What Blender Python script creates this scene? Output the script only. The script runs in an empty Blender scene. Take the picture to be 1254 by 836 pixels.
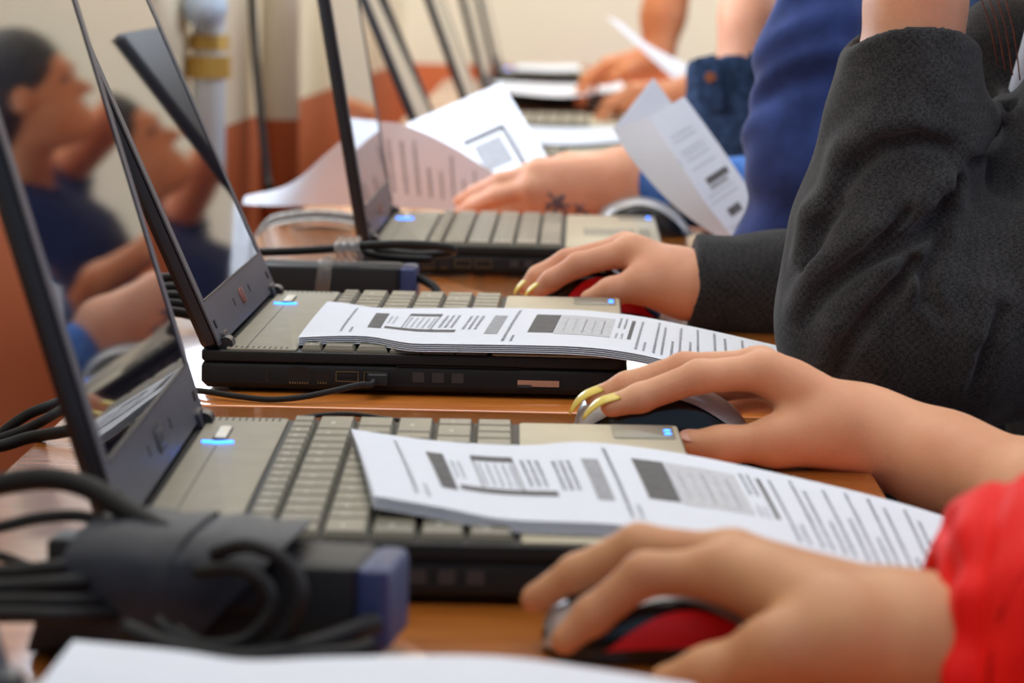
import bpy, math, random
import numpy as np
from mathutils import Vector, Matrix

# ------------------------------------------------------------------ camera, world, lights, exposure
scn = bpy.context.scene
COL = scn.collection
F_PX, CAM_H, PITCH, ROLL = 3541.0, 0.2786, 0.1318, 0.0194     # the desk top is z = 0, the floor z = -0.75
cam_d = bpy.data.cameras.new('camera'); cam = bpy.data.objects.new('camera', cam_d); COL.objects.link(cam)
cam_d.sensor_width = 36.0; cam_d.lens = F_PX / 1254.0 * 36.0
cam_d.clip_start = 0.05; cam_d.clip_end = 60
_c, _s = math.cos(PITCH), math.sin(PITCH); _cr, _sr = math.cos(ROLL), math.sin(ROLL)
_U = Vector((0, _s, _c)); _X = Vector((1, 0, 0)); _Fw = Vector((0, _c, -_s))
_r = _X * _cr + _U * _sr; _u = _X * -_sr + _U * _cr
M = Matrix(((_r.x, _u.x, -_Fw.x, 0), (_r.y, _u.y, -_Fw.y, 0), (_r.z, _u.z, -_Fw.z, CAM_H), (0, 0, 0, 1)))
cam.matrix_world = M
cam_d.dof.use_dof = True; cam_d.dof.focus_distance = 1.80; cam_d.dof.aperture_fstop = 9.5
scn.camera = cam

world = bpy.data.worlds.new('world'); scn.world = world; world.use_nodes = True
bg = world.node_tree.nodes['Background']; bg.inputs[0].default_value = (0.50, 0.70, 1.0, 1); bg.inputs[1].default_value = 0.50

def area_light(name, loc, target, size, size_y, power, color):
    l = bpy.data.lights.new(name, 'AREA'); l.shape = 'RECTANGLE'; l.size = size; l.size_y = size_y
    l.energy = power; l.color = color
    o = bpy.data.objects.new(name, l); COL.objects.link(o); o.location = loc
    o.rotation_euler = (Vector(target) - Vector(loc)).to_track_quat('-Z', 'Y').to_euler()
    return o
area_light('ceiling_light', (-0.1, 1.9, 1.9), (-0.1, 1.9, 0), 1.6, 4.5, 53, (1.0, 0.91, 0.78))
area_light('ceiling_light', (0.5, 6.1, 1.9), (0.5, 6.6, 0), 1.8, 2.6, 66, (1.0, 0.93, 0.82))
wl = area_light('window_light', (-.475, 3.18, .48), (.553, 3.2, .5), 1.2, .46, 8.5, (0.86, 0.93, 1.0))
wl.rotation_euler = (math.radians(90), 0, math.radians(-90 - 3.16))
area_light('window_light', (3.0, 3.2, 1.0), (0.2, 2.6, 0.0), 4.0, 1.5, 105, (0.78, 0.88, 1.0))
scn.view_settings.view_transform = 'Standard'; scn.view_settings.look = 'None'
scn.view_settings.exposure = -0.12; scn.view_settings.gamma = 1.0; scn.view_settings.use_curve_mapping = False

# ------------------------------------------------------------------ measuring helpers
def _ray(px, py):
    a = (px - 627); b = (418 - py)
    X = (a * _cr - b * _sr) / F_PX; U = (a * _sr + b * _cr) / F_PX
    return np.array([X, _c + U * _s, -_s + U * _c])
def at(px, py, Y):
    r = _ray(px, py); p = r * (Y / r[1]); return (float(p[0]), float(p[1]), float(p[2] + CAM_H))
def on(px, py, z):
    r = _ray(px, py); p = r * ((z - CAM_H) / r[2]); return (float(p[0]), float(p[1]), float(p[2] + CAM_H))

# ------------------------------------------------------------------ materials
def lin(c):
    return tuple(((v / 255) / 12.92 if v / 255 <= 0.04045 else ((v / 255 + 0.055) / 1.055) ** 2.4) for v in c) + (1,)
MATS = {}
def mat(name, rgb, rough=0.5, spec=0.5, metal=0.0, noise=0.0, nscale=40.0, bump=0.0, bscale=400.0, rgb2=None,
        coat=0.0, coat_rough=0.1, sheen=0.0, sss=0.0, emit=None, ior=None, trans=0.0, alpha=1.0):
    if name in MATS: return MATS[name]
    m = bpy.data.materials.new(name); m.use_nodes = True; nt = m.node_tree; b = nt.nodes['Principled BSDF']
    b.inputs['Base Color'].default_value = lin(rgb); b.inputs['Roughness'].default_value = rough
    b.inputs['Specular IOR Level'].default_value = spec; b.inputs['Metallic'].default_value = metal
    b.inputs['Coat Weight'].default_value = coat; b.inputs['Coat Roughness'].default_value = coat_rough
    if ior: b.inputs['IOR'].default_value = ior
    if trans: b.inputs['Transmission Weight'].default_value = trans
    if alpha < 1: b.inputs['Alpha'].default_value = alpha
    if sheen:
        b.inputs['Sheen Weight'].default_value = sheen; b.inputs['Sheen Roughness'].default_value = 0.5
    if sss:
        b.inputs['Subsurface Weight'].default_value = sss; b.inputs['Subsurface Radius'].default_value = (0.012, 0.004, 0.002)
        b.inputs['Subsurface Scale'].default_value = 0.5
    if emit:
        b.inputs['Emission Color'].default_value = lin(emit[0]); b.inputs['Emission Strength'].default_value = emit[1]
    tc = nt.nodes.new('ShaderNodeTexCoord')
    if noise or rgb2:
        n = nt.nodes.new('ShaderNodeTexNoise'); n.inputs['Scale'].default_value = nscale; n.inputs['Detail'].default_value = 4
        nt.links.new(tc.outputs['Object'], n.inputs['Vector'])
        r = nt.nodes.new('ShaderNodeValToRGB')
        r.color_ramp.elements[0].position = 0.35; r.color_ramp.elements[1].position = 0.65
        c1 = lin(rgb); c2 = lin(rgb2) if rgb2 else tuple(min(1, v * (1 + noise)) for v in c1[:3]) + (1,)
        if not rgb2: c1 = tuple(v * (1 - noise) for v in c1[:3]) + (1,)
        r.color_ramp.elements[0].color = c1; r.color_ramp.elements[1].color = c2
        nt.links.new(n.outputs['Fac'], r.inputs['Fac']); nt.links.new(r.outputs['Color'], b.inputs['Base Color'])
    if bump:
        n2 = nt.nodes.new('ShaderNodeTexNoise'); n2.inputs['Scale'].default_value = bscale; n2.inputs['Detail'].default_value = 3
        nt.links.new(tc.outputs['Object'], n2.inputs['Vector'])
        bp = nt.nodes.new('ShaderNodeBump'); bp.inputs['Strength'].default_value = bump; bp.inputs['Distance'].default_value = 0.001
        nt.links.new(n2.outputs['Fac'], bp.inputs['Height']); nt.links.new(bp.outputs['Normal'], b.inputs['Normal'])
    MATS[name] = m
    return m

def wood_mat():
    m = bpy.data.materials.new('orange_wood_laminate'); m.use_nodes = True; nt = m.node_tree; b = nt.nodes['Principled BSDF']
    tc = nt.nodes.new('ShaderNodeTexCoord'); mp = nt.nodes.new('ShaderNodeMapping'); mp.inputs['Scale'].default_value = (3, 38, 20)
    n = nt.nodes.new('ShaderNodeTexNoise'); n.inputs['Scale'].default_value = 4; n.inputs['Detail'].default_value = 6; n.inputs['Distortion'].default_value = 0.6
    r = nt.nodes.new('ShaderNodeValToRGB'); r.color_ramp.elements[0].position = 0.3; r.color_ramp.elements[1].position = 0.72
    r.color_ramp.elements[0].color = lin((200, 108, 34)); r.color_ramp.elements[1].color = lin((234, 146, 62))
    nt.links.new(tc.outputs['Object'], mp.inputs['Vector']); nt.links.new(mp.outputs['Vector'], n.inputs['Vector'])
    nt.links.new(n.outputs['Fac'], r.inputs['Fac']); nt.links.new(r.outputs['Color'], b.inputs['Base Color'])
    b.inputs['Roughness'].default_value = 0.32; b.inputs['Coat Weight'].default_value = 1.0; b.inputs['Coat IOR'].default_value = 1.95
    b.inputs['Coat Roughness'].default_value = 0.07
    return m
def wall_mat(name, upper, lower, zsplit):
    m = bpy.data.materials.new(name); m.use_nodes = True; nt = m.node_tree; b = nt.nodes['Principled BSDF']
    g = nt.nodes.new('ShaderNodeNewGeometry'); sp = nt.nodes.new('ShaderNodeSeparateXYZ')
    gt = nt.nodes.new('ShaderNodeMath'); gt.operation = 'GREATER_THAN'; gt.inputs[1].default_value = zsplit
    n = nt.nodes.new('ShaderNodeTexNoise'); n.inputs['Scale'].default_value = 3; n.inputs['Detail'].default_value = 3
    mx = nt.nodes.new('ShaderNodeMix'); mx.data_type = 'RGBA'; mx.inputs['A'].default_value = lin(lower); mx.inputs['B'].default_value = lin(upper)
    hs = nt.nodes.new('ShaderNodeMix'); hs.data_type = 'RGBA'; hs.blend_type = 'MULTIPLY'; hs.inputs['Factor'].default_value = 0.12
    nt.links.new(g.outputs['Position'], sp.inputs[0]); nt.links.new(sp.outputs['Z'], gt.inputs[0]); nt.links.new(gt.outputs[0], mx.inputs['Factor'])
    nt.links.new(g.outputs['Position'], n.inputs['Vector'])
    nt.links.new(mx.outputs['Result'], hs.inputs['A']); nt.links.new(n.outputs['Color'], hs.inputs['B'])
    nt.links.new(hs.outputs['Result'], b.inputs['Base Color']); b.inputs['Roughness'].default_value = 0.6
    return m
def wool_mat(name, dark, light, check=0.0, scale=260):
    m = bpy.data.materials.new(name); m.use_nodes = True; nt = m.node_tree; b = nt.nodes['Principled BSDF']
    tc = nt.nodes.new('ShaderNodeTexCoord')
    n = nt.nodes.new('ShaderNodeTexNoise'); n.inputs['Scale'].default_value = scale; n.inputs['Detail'].default_value = 5; n.inputs['Roughness'].default_value = 0.7
    n3 = nt.nodes.new('ShaderNodeTexNoise'); n3.inputs['Scale'].default_value = 60; n3.inputs['Detail'].default_value = 3
    ck = nt.nodes.new('ShaderNodeTexChecker'); ck.inputs['Scale'].default_value = 330
    ck.inputs['Color1'].default_value = (0, 0, 0, 1); ck.inputs['Color2'].default_value = (1, 1, 1, 1)
    r = nt.nodes.new('ShaderNodeValToRGB'); r.color_ramp.elements[0].position = 0.36; r.color_ramp.elements[1].position = 0.72
    r.color_ramp.elements[0].color = lin(dark); r.color_ramp.elements[1].color = lin(light)
    a = nt.nodes.new('ShaderNodeMath'); a.operation = 'MULTIPLY_ADD'; a.inputs[1].default_value = 0.22; 
    c2 = nt.nodes.new('ShaderNodeMath'); c2.operation = 'MULTIPLY_ADD'; c2.inputs[1].default_value = check; c2.inputs[2].default_value = -0.11 - check / 2
    for x in (n, n3, ck): nt.links.new(tc.outputs['Object'], x.inputs['Vector'])
    nt.links.new(ck.outputs['Fac'], c2.inputs[0]); nt.links.new(n3.outputs['Fac'], a.inputs[0]); nt.links.new(c2.outputs[0], a.inputs[2])
    ad = nt.nodes.new('ShaderNodeMath'); ad.operation = 'ADD'; nt.links.new(n.outputs['Fac'], ad.inputs[0]); nt.links.new(a.outputs[0], ad.inputs[1])
    nt.links.new(ad.outputs[0], r.inputs['Fac']); nt.links.new(r.outputs['Color'], b.inputs['Base Color'])
    bp = nt.nodes.new('ShaderNodeBump'); bp.inputs['Strength'].default_value = 0.5; bp.inputs['Distance'].default_value = 0.0008
    nt.links.new(ad.outputs[0], bp.inputs['Height']); nt.links.new(bp.outputs['Normal'], b.inputs['Normal'])
    b.inputs['Roughness'].default_value = 0.95; b.inputs['Specular IOR Level'].default_value = 0.1
    b.inputs['Sheen Weight'].default_value = 0.12; b.inputs['Sheen Roughness'].default_value = 0.6
    return m
def skin_mat(name, a, b_):
    m = mat(name, a, rough=0.48, spec=0.35, rgb2=b_, nscale=22, bump=0.25, bscale=900, sss=0.25)
    return m

WOOD = wood_mat()
DECK = mat('silver_grey_plastic', (142, 137, 121), 0.5, 0.35, metal=0.1, noise=0.05, nscale=60, bump=0.05, bscale=1500)
PALM = mat('cream_grey_palmrest', (176, 168, 143), 0.36, 0.5, metal=0.1, noise=0.04, nscale=50)
BODY = mat('black_plastic', (19, 18, 20), 0.55, 0.3, noise=0.1, bump=0.05)
BEZEL = mat('slate_plastic', (66, 68, 76), 0.42, 0.5, noise=0.04)
LIDM = mat('dark_lid_plastic', (30, 30, 34), 0.4, 0.5, noise=0.05)
SCREEN = mat('dark_glossy_screen', (10, 13, 26), 0.03, 0.5, ior=1.72)
KEYM = mat('grey_olive_keycap', (112, 108, 92), 0.36, 0.5, noise=0.05, nscale=30)
LEGEND = mat('pale_key_legend', (235, 235, 225), 0.6)
WELL = mat('dark_key_well', (14, 13, 12), 0.7)
BLUELED = mat('blue_indicator', (40, 110, 255), 0.4, emit=((40, 120, 255), 6.0))
PILL = mat('pale_power_button', (225, 222, 210), 0.35)
PORT = mat('port_black', (8, 8, 9), 0.5)
GOLD = mat('gold_contact', (150, 130, 90), 0.4, metal=0.8)
ICON = mat('dark_embossed_icon', (48, 48, 54), 0.5)
CHROME = mat('chrome_latch', (190, 170, 155), 0.25, metal=0.8)
REDBADGE = mat('dull_red_badge', (130, 70, 58), 0.4)
CABLE = mat('black_rubber_cable', (15, 16, 19), 0.6, 0.35, noise=0.1)
PSU = mat('black_power_supply', (16, 17, 21), 0.55, 0.4, noise=0.1)
TAPE = mat('black_insulating_tape', (32, 37, 49), 0.5, 0.4, noise=0.15, nscale=90, bump=0.3, bscale=200)
BLUEP = mat('blue_reflection_end_cap', (38, 52, 100), 0.5, 0.5, noise=0.1)  # bluish reflection on the brick's end face, put into its colour
CLEAR = mat('clear_plastic_wrap', (150, 150, 150), 0.15, 0.6, alpha=0.35)
LABELM = mat('worn_white_label', (170, 170, 165), 0.5, noise=0.25, nscale=200)
PAPER = mat('white_paper', (222, 227, 238), 0.75, 0.2, noise=0.01)
INK = mat('dark_grey_ink', (88, 88, 96), 0.8, 0.1)
INKD = mat('printed_dark_block', (104, 103, 104), 0.8, 0.1, noise=0.12, nscale=150)
INKM = mat('printed_mid_grey', (160, 162, 168), 0.8, 0.1, noise=0.10, nscale=200)
INKL = mat('printed_light_grey', (196, 198, 204), 0.8, 0.1, noise=0.08, nscale=220)
SILVER = mat('silver_mouse_plastic', (186, 186, 188), 0.28, 0.6, metal=0.35)
BLACKG = mat('glossy_black_plastic', (14, 17, 17), 0.18, 0.6)
REDP = mat('red_mouse_plastic', (245, 22, 34), 0.4, 0.5)
YNAIL = mat('yellow_nail_polish', (232, 208, 96), 0.22, 0.6)
PNAIL = mat('bare_nail', (214, 160, 140), 0.3, 0.5)
SKIN1 = skin_mat('warm_fair_skin', (214, 154, 118), (228, 172, 136))
SKIN0 = skin_mat('tan_skin', (192, 134, 96), (210, 156, 114))
SKIN2 = skin_mat('pinkish_skin', (210, 148, 118), (224, 166, 134))
SKINO = skin_mat('warm_lit_skin', (206, 128, 84), (220, 146, 100))  # orange of the warm light is mixed into this skin colour
WOOL = wool_mat('dark_grey_wool', (25, 26, 29), (66, 66, 69), 0.08, 700)
REDCLOTH = mat('red_puffer_nylon', (236, 20, 16), 0.62, 0.25, noise=0.05, nscale=25)
NAVY = mat('navy_blue_cotton', (46, 60, 110), 0.9, 0.1, rgb2=(58, 76, 138), nscale=30, bump=0.3, sheen=0.15)
DENIM = mat('dark_denim', (34, 48, 72), 0.9, 0.1, rgb2=(50, 70, 100), nscale=120, bump=0.4)
DENIML = mat('washed_blue_denim', (70, 116, 190), 0.9, 0.1, rgb2=(96, 140, 208), nscale=60, bump=0.4)
JEANS = mat('blue_jeans', (34, 44, 78), 0.9, 0.1, rgb2=(50, 62, 100), nscale=100, bump=0.4)
BLACKTR = mat('black_trousers', (24, 24, 28), 0.9, 0.1, noise=0.1)
SHIRTB = mat('pale_blue_shirt', (196, 204, 222), 0.85, 0.1)
SHIRTW = mat('white_tshirt', (215, 215, 220), 0.85, 0.1)
SHIRTY = mat('dark_blue_tshirt', (40, 48, 84), 0.85, 0.1)
SHOE = mat('dark_shoe', (30, 28, 28), 0.5)
HAIRR = mat('auburn_hair', (104, 46, 22), 0.5, rgb2=(140, 66, 34), nscale=160)
HAIRB = mat('brown_hair', (52, 36, 28), 0.5, rgb2=(36, 26, 20), nscale=160)
HAIRK = mat('black_hair', (26, 24, 26), 0.5, rgb2=(36, 32, 32), nscale=160)
EYEW = mat('eye_surface', (70, 58, 52), 0.2); LIPM = mat('lip_pink', (190, 100, 92), 0.45)
FLOORM = mat('brown_linoleum_floor', (120, 88, 66), 0.5, noise=0.1, nscale=8)
CHAIRW = mat('chair_plywood', (176, 120, 68), 0.45, noise=0.08, nscale=20)
METAL = mat('black_steel_tube', (30, 30, 32), 0.4, metal=0.6)
PIPEW = mat('white_painted_pipe', (214, 220, 226), 0.4, 0.5)
BRASS = mat('yellow_brass_fitting', (200, 160, 80), 0.4, metal=0.4)
VALVE = mat('pale_blue_valve_knob', (190, 206, 226), 0.4)
WALLL = wall_mat('cream_wall_with_orange_dado', (236, 224, 196), (190, 98, 52), 0.010)
WALLF = wall_mat('cream_far_wall', (246, 234, 212), (220, 116, 66), 0.006)
TATTOO = mat('tattoo_ink', (92, 84, 98), 0.6)

# ------------------------------------------------------------------ mesh helpers
def link(name, me, parent=None):
    o = bpy.data.objects.new(name, me); COL.objects.link(o)
    if parent: o.parent = parent
    return o
def empty(name, loc, label, cat, group=None, rz=0.0):
    o = bpy.data.objects.new(name, None); COL.objects.link(o); o.location = loc; o.rotation_euler = (0, 0, rz)
    o.empty_display_size = 0.02
    o['label'] = label; o['category'] = cat
    if group: o['group'] = group
    return o
def tag(o, label, cat, group=None):
    o['label'] = label; o['category'] = cat
    if group: o['group'] = group
    return o
class MB:
    def __init__(s): s.v = []; s.f = []; s.m = []
    def add(s, vs, fs, mi=0):
        b = len(s.v); s.v += [tuple(map(float, v)) for v in vs]; s.f += [tuple(b + i for i in f) for f in fs]; s.m += [mi] * len(fs)
    def box(s, x0, x1, y0, y1, z0, z1, mi=0, tx=0.0, ty=0.0, R=None, off=(0, 0, 0)):
        vs = [(x0, y0, z0), (x1, y0, z0), (x1, y1, z0), (x0, y1, z0), (x0 + tx, y0 + ty, z1), (x1 - tx, y0 + ty, z1), (x1 - tx, y1 - ty, z1), (x0 + tx, y1 - ty, z1)]
        if R is not None: vs = [tuple(R @ Vector(v) + Vector(off)) for v in vs]
        s.add(vs, [(3, 2, 1, 0), (4, 5, 6, 7), (0, 1, 5, 4), (1, 2, 6, 5), (2, 3, 7, 6), (3, 0, 4, 7)], mi)
    def rbox(s, x0, x1, y0, y1, z0, z1, r=0.004, c=0.0015, mi=0, n=4):
        # rounded-corner slab with chamfered top and bottom
        def ring(ins, z):
            out = []
            rr = max(r - ins, 0.0003)
            for cx, cy, a0 in ((x1 - r, y1 - r, 0), (x0 + r, y1 - r, 90), (x0 + r, y0 + r, 180), (x1 - r, y0 + r, 270)):
                for k in range(n + 1):
                    a = math.radians(a0 + 90 * k / n); out.append((cx + rr * math.cos(a), cy + rr * math.sin(a), z))
            return out
        rings = [ring(c, z0), ring(0, z0 + c), ring(0, z1 - c), ring(c * 0.3, z1 - c * 0.3), ring(c, z1)]
        L = len(rings[0]); vs = [p for rg in rings for p in rg]; fs = []
        for i in range(len(rings) - 1):
            for k in range(L): fs.append((i * L + k, i * L + (k + 1) % L, (i + 1) * L + (k + 1) % L, (i + 1) * L + k))
        fs.append(tuple(reversed(range(L)))); fs.append(tuple((len(rings) - 1) * L + k for k in range(L)))
        s.add(vs, fs, mi)
    def tube(s, pts, r, n=10, mi=0, sub=5, closed=False):
        P = catmull(pts, sub, closed) if len(pts) > 2 else [np.array(p, float) for p in pts]
        rs = r if callable(r) else (lambda t: r)
        N = len(P); vs = []; fs = []; up = np.array([0.0, 0.0, 1.0])
        for i, p in enumerate(P):
            t = P[(i + 1) % N if closed else min(i + 1, N - 1)] - P[(i - 1) % N if closed else max(i - 1, 0)]
            t = t / (np.linalg.norm(t) + 1e-12)
            a = up - t * up.dot(t)
            if np.linalg.norm(a) < 0.05: a = np.array([0, 1.0, 0]) - t * t[1]
            a /= np.linalg.norm(a); up = a; b = np.cross(t, a); rr = rs(i / max(N - 1, 1))
            for k in range(n):
                th = 2 * math.pi * k / n; vs.append(p + rr * (a * math.cos(th) + b * math.sin(th)))
        for i in range(N if closed else N - 1):
            j = (i + 1) % N
            for k in range(n): fs.append((i * n + k, j * n + k, j * n + (k + 1) % n, i * n + (k + 1) % n))
        if not closed: fs.append(tuple(range(n))); fs.append(tuple(reversed(range((N - 1) * n, N * n))))
        s.add(vs, fs, mi)
    def build(s, name, mats, parent=None, smooth=False, angle=None):
        me = bpy.data.meshes.new(name); me.from_pydata(s.v, [], s.f); 
        for m in (mats if isinstance(mats, (list, tuple)) else [mats]): me.materials.append(m)
        me.polygons.foreach_set('material_index', s.m)
        me.update()
        o = link(name, me, parent)
        if smooth: me.shade_smooth()
        if angle: me.shade_smooth(); me.set_sharp_from_angle(angle=math.radians(angle))
        return o
def catmull(pts, sub=5, closed=False):
    P = [np.array(p, float) for p in pts]; N = len(P); out = []
    for i in range(N if closed else N - 1):
        if closed: p0, p1, p2, p3 = P[i - 1], P[i], P[(i + 1) % N], P[(i + 2) % N]
        else: p0, p1, p2, p3 = P[max(i - 1, 0)], P[i], P[i + 1], P[min(i + 2, N - 1)]
        for k in range(sub):
            t = k / sub
            out.append(0.5 * ((2 * p1) + (-p0 + p2) * t + (2 * p0 - 5 * p1 + 4 * p2 - p3) * t * t + (-p0 + 3 * p1 - 3 * p2 + p3) * t ** 3))
    if not closed: out.append(P[-1])
    return out
def curve_at(pts, t):
    P = [np.array(p, float) for p in pts]; N = len(P); x = min(max(t, 0), 0.99999) * (N - 1); i = int(x); t = x - i
    p0, p1, p2, p3 = P[max(i - 1, 0)], P[i], P[i + 1], P[min(i + 2, N - 1)]
    if i == 0: p0 = 2 * p1 - p2
    if i + 2 > N - 1: p3 = 2 * p2 - p1
    return 0.5 * ((2 * p1) + (-p0 + p2) * t + (2 * p0 - 5 * p1 + 4 * p2 - p3) * t * t + (-p0 + 3 * p1 - 3 * p2 + p3) * t ** 3)

# ------------------------------------------------------------------ signed-distance modelling (bodies, hands, clothes)
def cap(a, b, ra, rb=None): return ('c', np.array(a, np.float32), np.array(b, np.float32), ra, ra if rb is None else rb)
def ell(c, r, R=None): return ('e', np.array(c, np.float32), np.array(r, np.float32), R)
def ev(pr, P):
    if pr[0] == 'c':
        _, a, b, ra, rb = pr; d = b - a; L = float(d.dot(d)) + 1e-12
        q = P - a; t = np.clip(q @ d / L, 0, 1)
        return np.sqrt(np.maximum(((q - t[:, None] * d) ** 2).sum(1), 1e-14)) - (ra + (rb - ra) * t)
    if pr[0] == 'e':
        _, c, r, R = pr; q = P - c
        if R is not None: q = q @ R
        k0 = np.sqrt(((q / r) ** 2).sum(1)) + 1e-9; k1 = np.sqrt(((q / (r * r)) ** 2).sum(1)) + 1e-9
        return k0 * (k0 - 1) / k1
    if pr[0] == 'f': return pr[1](P)
def smin(a, b, k):
    if k <= 0: return np.minimum(a, b)
    h = np.clip(0.5 + 0.5 * (b - a) / k, 0, 1); return b * (1 - h) + a * h - k * h * (1 - h)
def smax(a, b, k): return -smin(-a, -b, k)
def union(prims, k):
    def f(P):
        r = None
        for p in prims:
            e = p(P) if callable(p) else ev(p, P)
            r = e if r is None else smin(r, e, k)
        return r
    return f
def chain(pts, rs): return [cap(pts[i], pts[i + 1], rs[i], rs[i + 1]) for i in range(len(pts) - 1)]
def sdf_mesh(F, lo, hi, h):
    lo = np.array(lo, np.float32); hi = np.array(hi, np.float32)
    B = 8; nb = np.ceil((hi - lo) / (h * B)).astype(int) + 1; n = nb * B
    gx, gy, gz = [lo[i] + (np.arange(nb[i]) * B + (B - 1) / 2) * h for i in range(3)]
    C = np.stack(np.meshgrid(gx, gy, gz, indexing='ij'), -1).reshape(-1, 3).astype(np.float32)
    fc = F(C); keep = np.abs(fc) < B * h * 1.15
    G = np.repeat(np.repeat(np.repeat(np.where(fc < 0, -1.0, 1.0).astype(np.float32).reshape(nb), B, 0), B, 1), B, 2)
    idx = np.argwhere(keep.reshape(nb)); o = np.stack(np.meshgrid(*[np.arange(B)] * 3, indexing='ij'), -1).reshape(-1, 3)
    for s in range(0, len(idx), 400):
        ii = (idx[s:s + 400, None, :] * B + o[None]).reshape(-1, 3)
        P = lo + ii.astype(np.float32) * h
        G[ii[:, 0], ii[:, 1], ii[:, 2]] = F(P)
    I = G < 0
    cnt = np.zeros(tuple(n - 1), np.int8)
    sl = [slice(None, -1), slice(1, None)]
    for a in (0, 1):
        for b in (0, 1):
            for c in (0, 1): cnt += I[sl[a], sl[b], sl[c]]
    cells = np.argwhere((cnt > 0) & (cnt < 8)); vid = -np.ones(tuple(n - 1), np.int32); vid[tuple(cells.T)] = np.arange(len(cells))
    acc = np.zeros((len(cells), 3), np.float32); w = np.zeros(len(cells), np.float32)
    cor = [(a, b, c) for a in (0, 1) for b in (0, 1) for c in (0, 1)]
    vals = {c: G[cells[:, 0] + c[0], cells[:, 1] + c[1], cells[:, 2] + c[2]] for c in cor}
    for c in cor:
        for ax in range(3):
            if c[ax] == 0:
                d = list(c); d[ax] = 1; v0, v1 = vals[c], vals[tuple(d)]; m = (v0 < 0) != (v1 < 0)
                t = np.where(m, v0 / np.where(m, v0 - v1, 1), 0); e = np.array(c, np.float32)[None].repeat(len(cells), 0); e[:, ax] += t
                acc[m] += e[m]; w[m] += 1
    V = lo + (cells + acc / w[:, None]) * h
    Q = []
    for ax in range(3):
        u, v = (ax + 1) % 3, (ax + 2) % 3
        s0 = [slice(None)] * 3; s1 = [slice(None)] * 3; s0[ax] = slice(None, -1); s1[ax] = slice(1, None)
        E = np.argwhere(I[tuple(s0)] != I[tuple(s1)])
        E = E[(E[:, u] > 0) & (E[:, v] > 0) & (E[:, u] < n[u] - 1) & (E[:, v] < n[v] - 1)]
        ins = I[tuple(E.T)]
        def g(du, dv):
            e = E.copy(); e[:, u] += du; e[:, v] += dv; return vid[tuple(e.T)]
        q = np.stack([g(-1, -1), g(0, -1), g(0, 0), g(-1, 0)], 1)
        q[~ins] = q[~ins][:, ::-1]; Q.append(q)
    Q = np.concatenate(Q); Q = Q[(Q >= 0).all(1)]
    return V, Q
def np_mesh(name, VQs, mats, parent=None, smooth=True):
    V = np.concatenate([v for v, q in VQs]); off = 0; qs = []; mi = []
    for k, (v, q) in enumerate(VQs): qs.append(q + off); off += len(v)
    Q = np.concatenate(qs)
    me = bpy.data.meshes.new(name); me.vertices.add(len(V)); me.vertices.foreach_set('co', V.astype(np.float32).ravel())
    me.loops.add(len(Q) * 4); me.loops.foreach_set('vertex_index', Q.astype(np.int32).ravel())
    me.polygons.add(len(Q)); me.polygons.foreach_set('loop_start', np.arange(0, len(Q) * 4, 4, dtype=np.int32))
    me.update(calc_edges=True); me.validate()
    for m in (mats if isinstance(mats, (list, tuple)) else [mats]): me.materials.append(m)
    if smooth: me.shade_smooth()
    return link(name, me, parent)
def trace(F, px, py, y0=0.9, y1=4.0):
    r = _ray(px, py).astype(np.float32); o = np.array([0, 0, CAM_H], np.float32); t = y0 / float(r[1])
    for _ in range(90):
        p = o + r * t; d = float(F(p[None])[0])
        if d < 0.0004 or t > y1: break
        t += d * 0.8
    return tuple(float(x) for x in p)

def hand_sdf(H, sc=1.0):
    """H: wrist, fore (list of forearm points), side (unit vector across the palm), fingers [(4 points)], thumb (4 points)"""
    R = {0: (.0103, .0092, .0080, .0064), 1: (.0103, .0094, .0081, .0064), 2: (.0100, .0088, .0077, .0061), 3: (.0092, .0077, .0068, .0055)}
    W = np.array(H['wrist']); S = np.array(H['side']) ; fr = H.get('fr', 1.0) * sc
    fingers = [union(chain(f, [r * fr for r in R[i]]), 0.004) for i, f in enumerate(H['fingers'])]
    Fi = union(fingers, 0.0022)
    th = union(chain(H['thumb'], [.0165 * fr, .0122 * fr, .0100 * fr, .0074 * fr]), 0.007)
    pal = []
    for i, f in enumerate(H['fingers']):
        off = (1 - i / 1.5) * 0.014 * sc
        pal.append(cap(W + S * off, f[0], .0165 * sc, .0118 * sc))
    pal.append(cap(W + S * 0.012 * sc, H['thumb'][0], .017 * sc, .0170 * sc))
    pal.append(cap(W + S * 0.016 * sc, H['thumb'][1], .015 * sc, .0105 * sc))
    i0 = np.array(H['fingers'][0][0]); pal.append(cap(H['thumb'][0], i0 * .75 + W * .25, .013 * sc, .0095 * sc))
    fo = H['fore']; fr0 = H.get('forer', [.019, .022, .034])
    arm = []
    pts = [H['wrist']] + fo
    for i in range(len(pts) - 1):
        for sg in (-1, 1):
            d = S * sg * (0.012 * sc); arm.append(cap(np.array(pts[i]) + d, np.array(pts[i + 1]) + d, fr0[min(i, len(fr0) - 1)] , fr0[min(i + 1, len(fr0) - 1)]))
    Pa = union(pal, 0.014 * sc); Ar = union(arm, 0.02)
    def f(P):
        a = smin(Pa(P), Ar(P), 0.018); a = smin(a, th(P), 0.011); a = smin(a, Fi(P), 0.0065); return a
    return f
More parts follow.
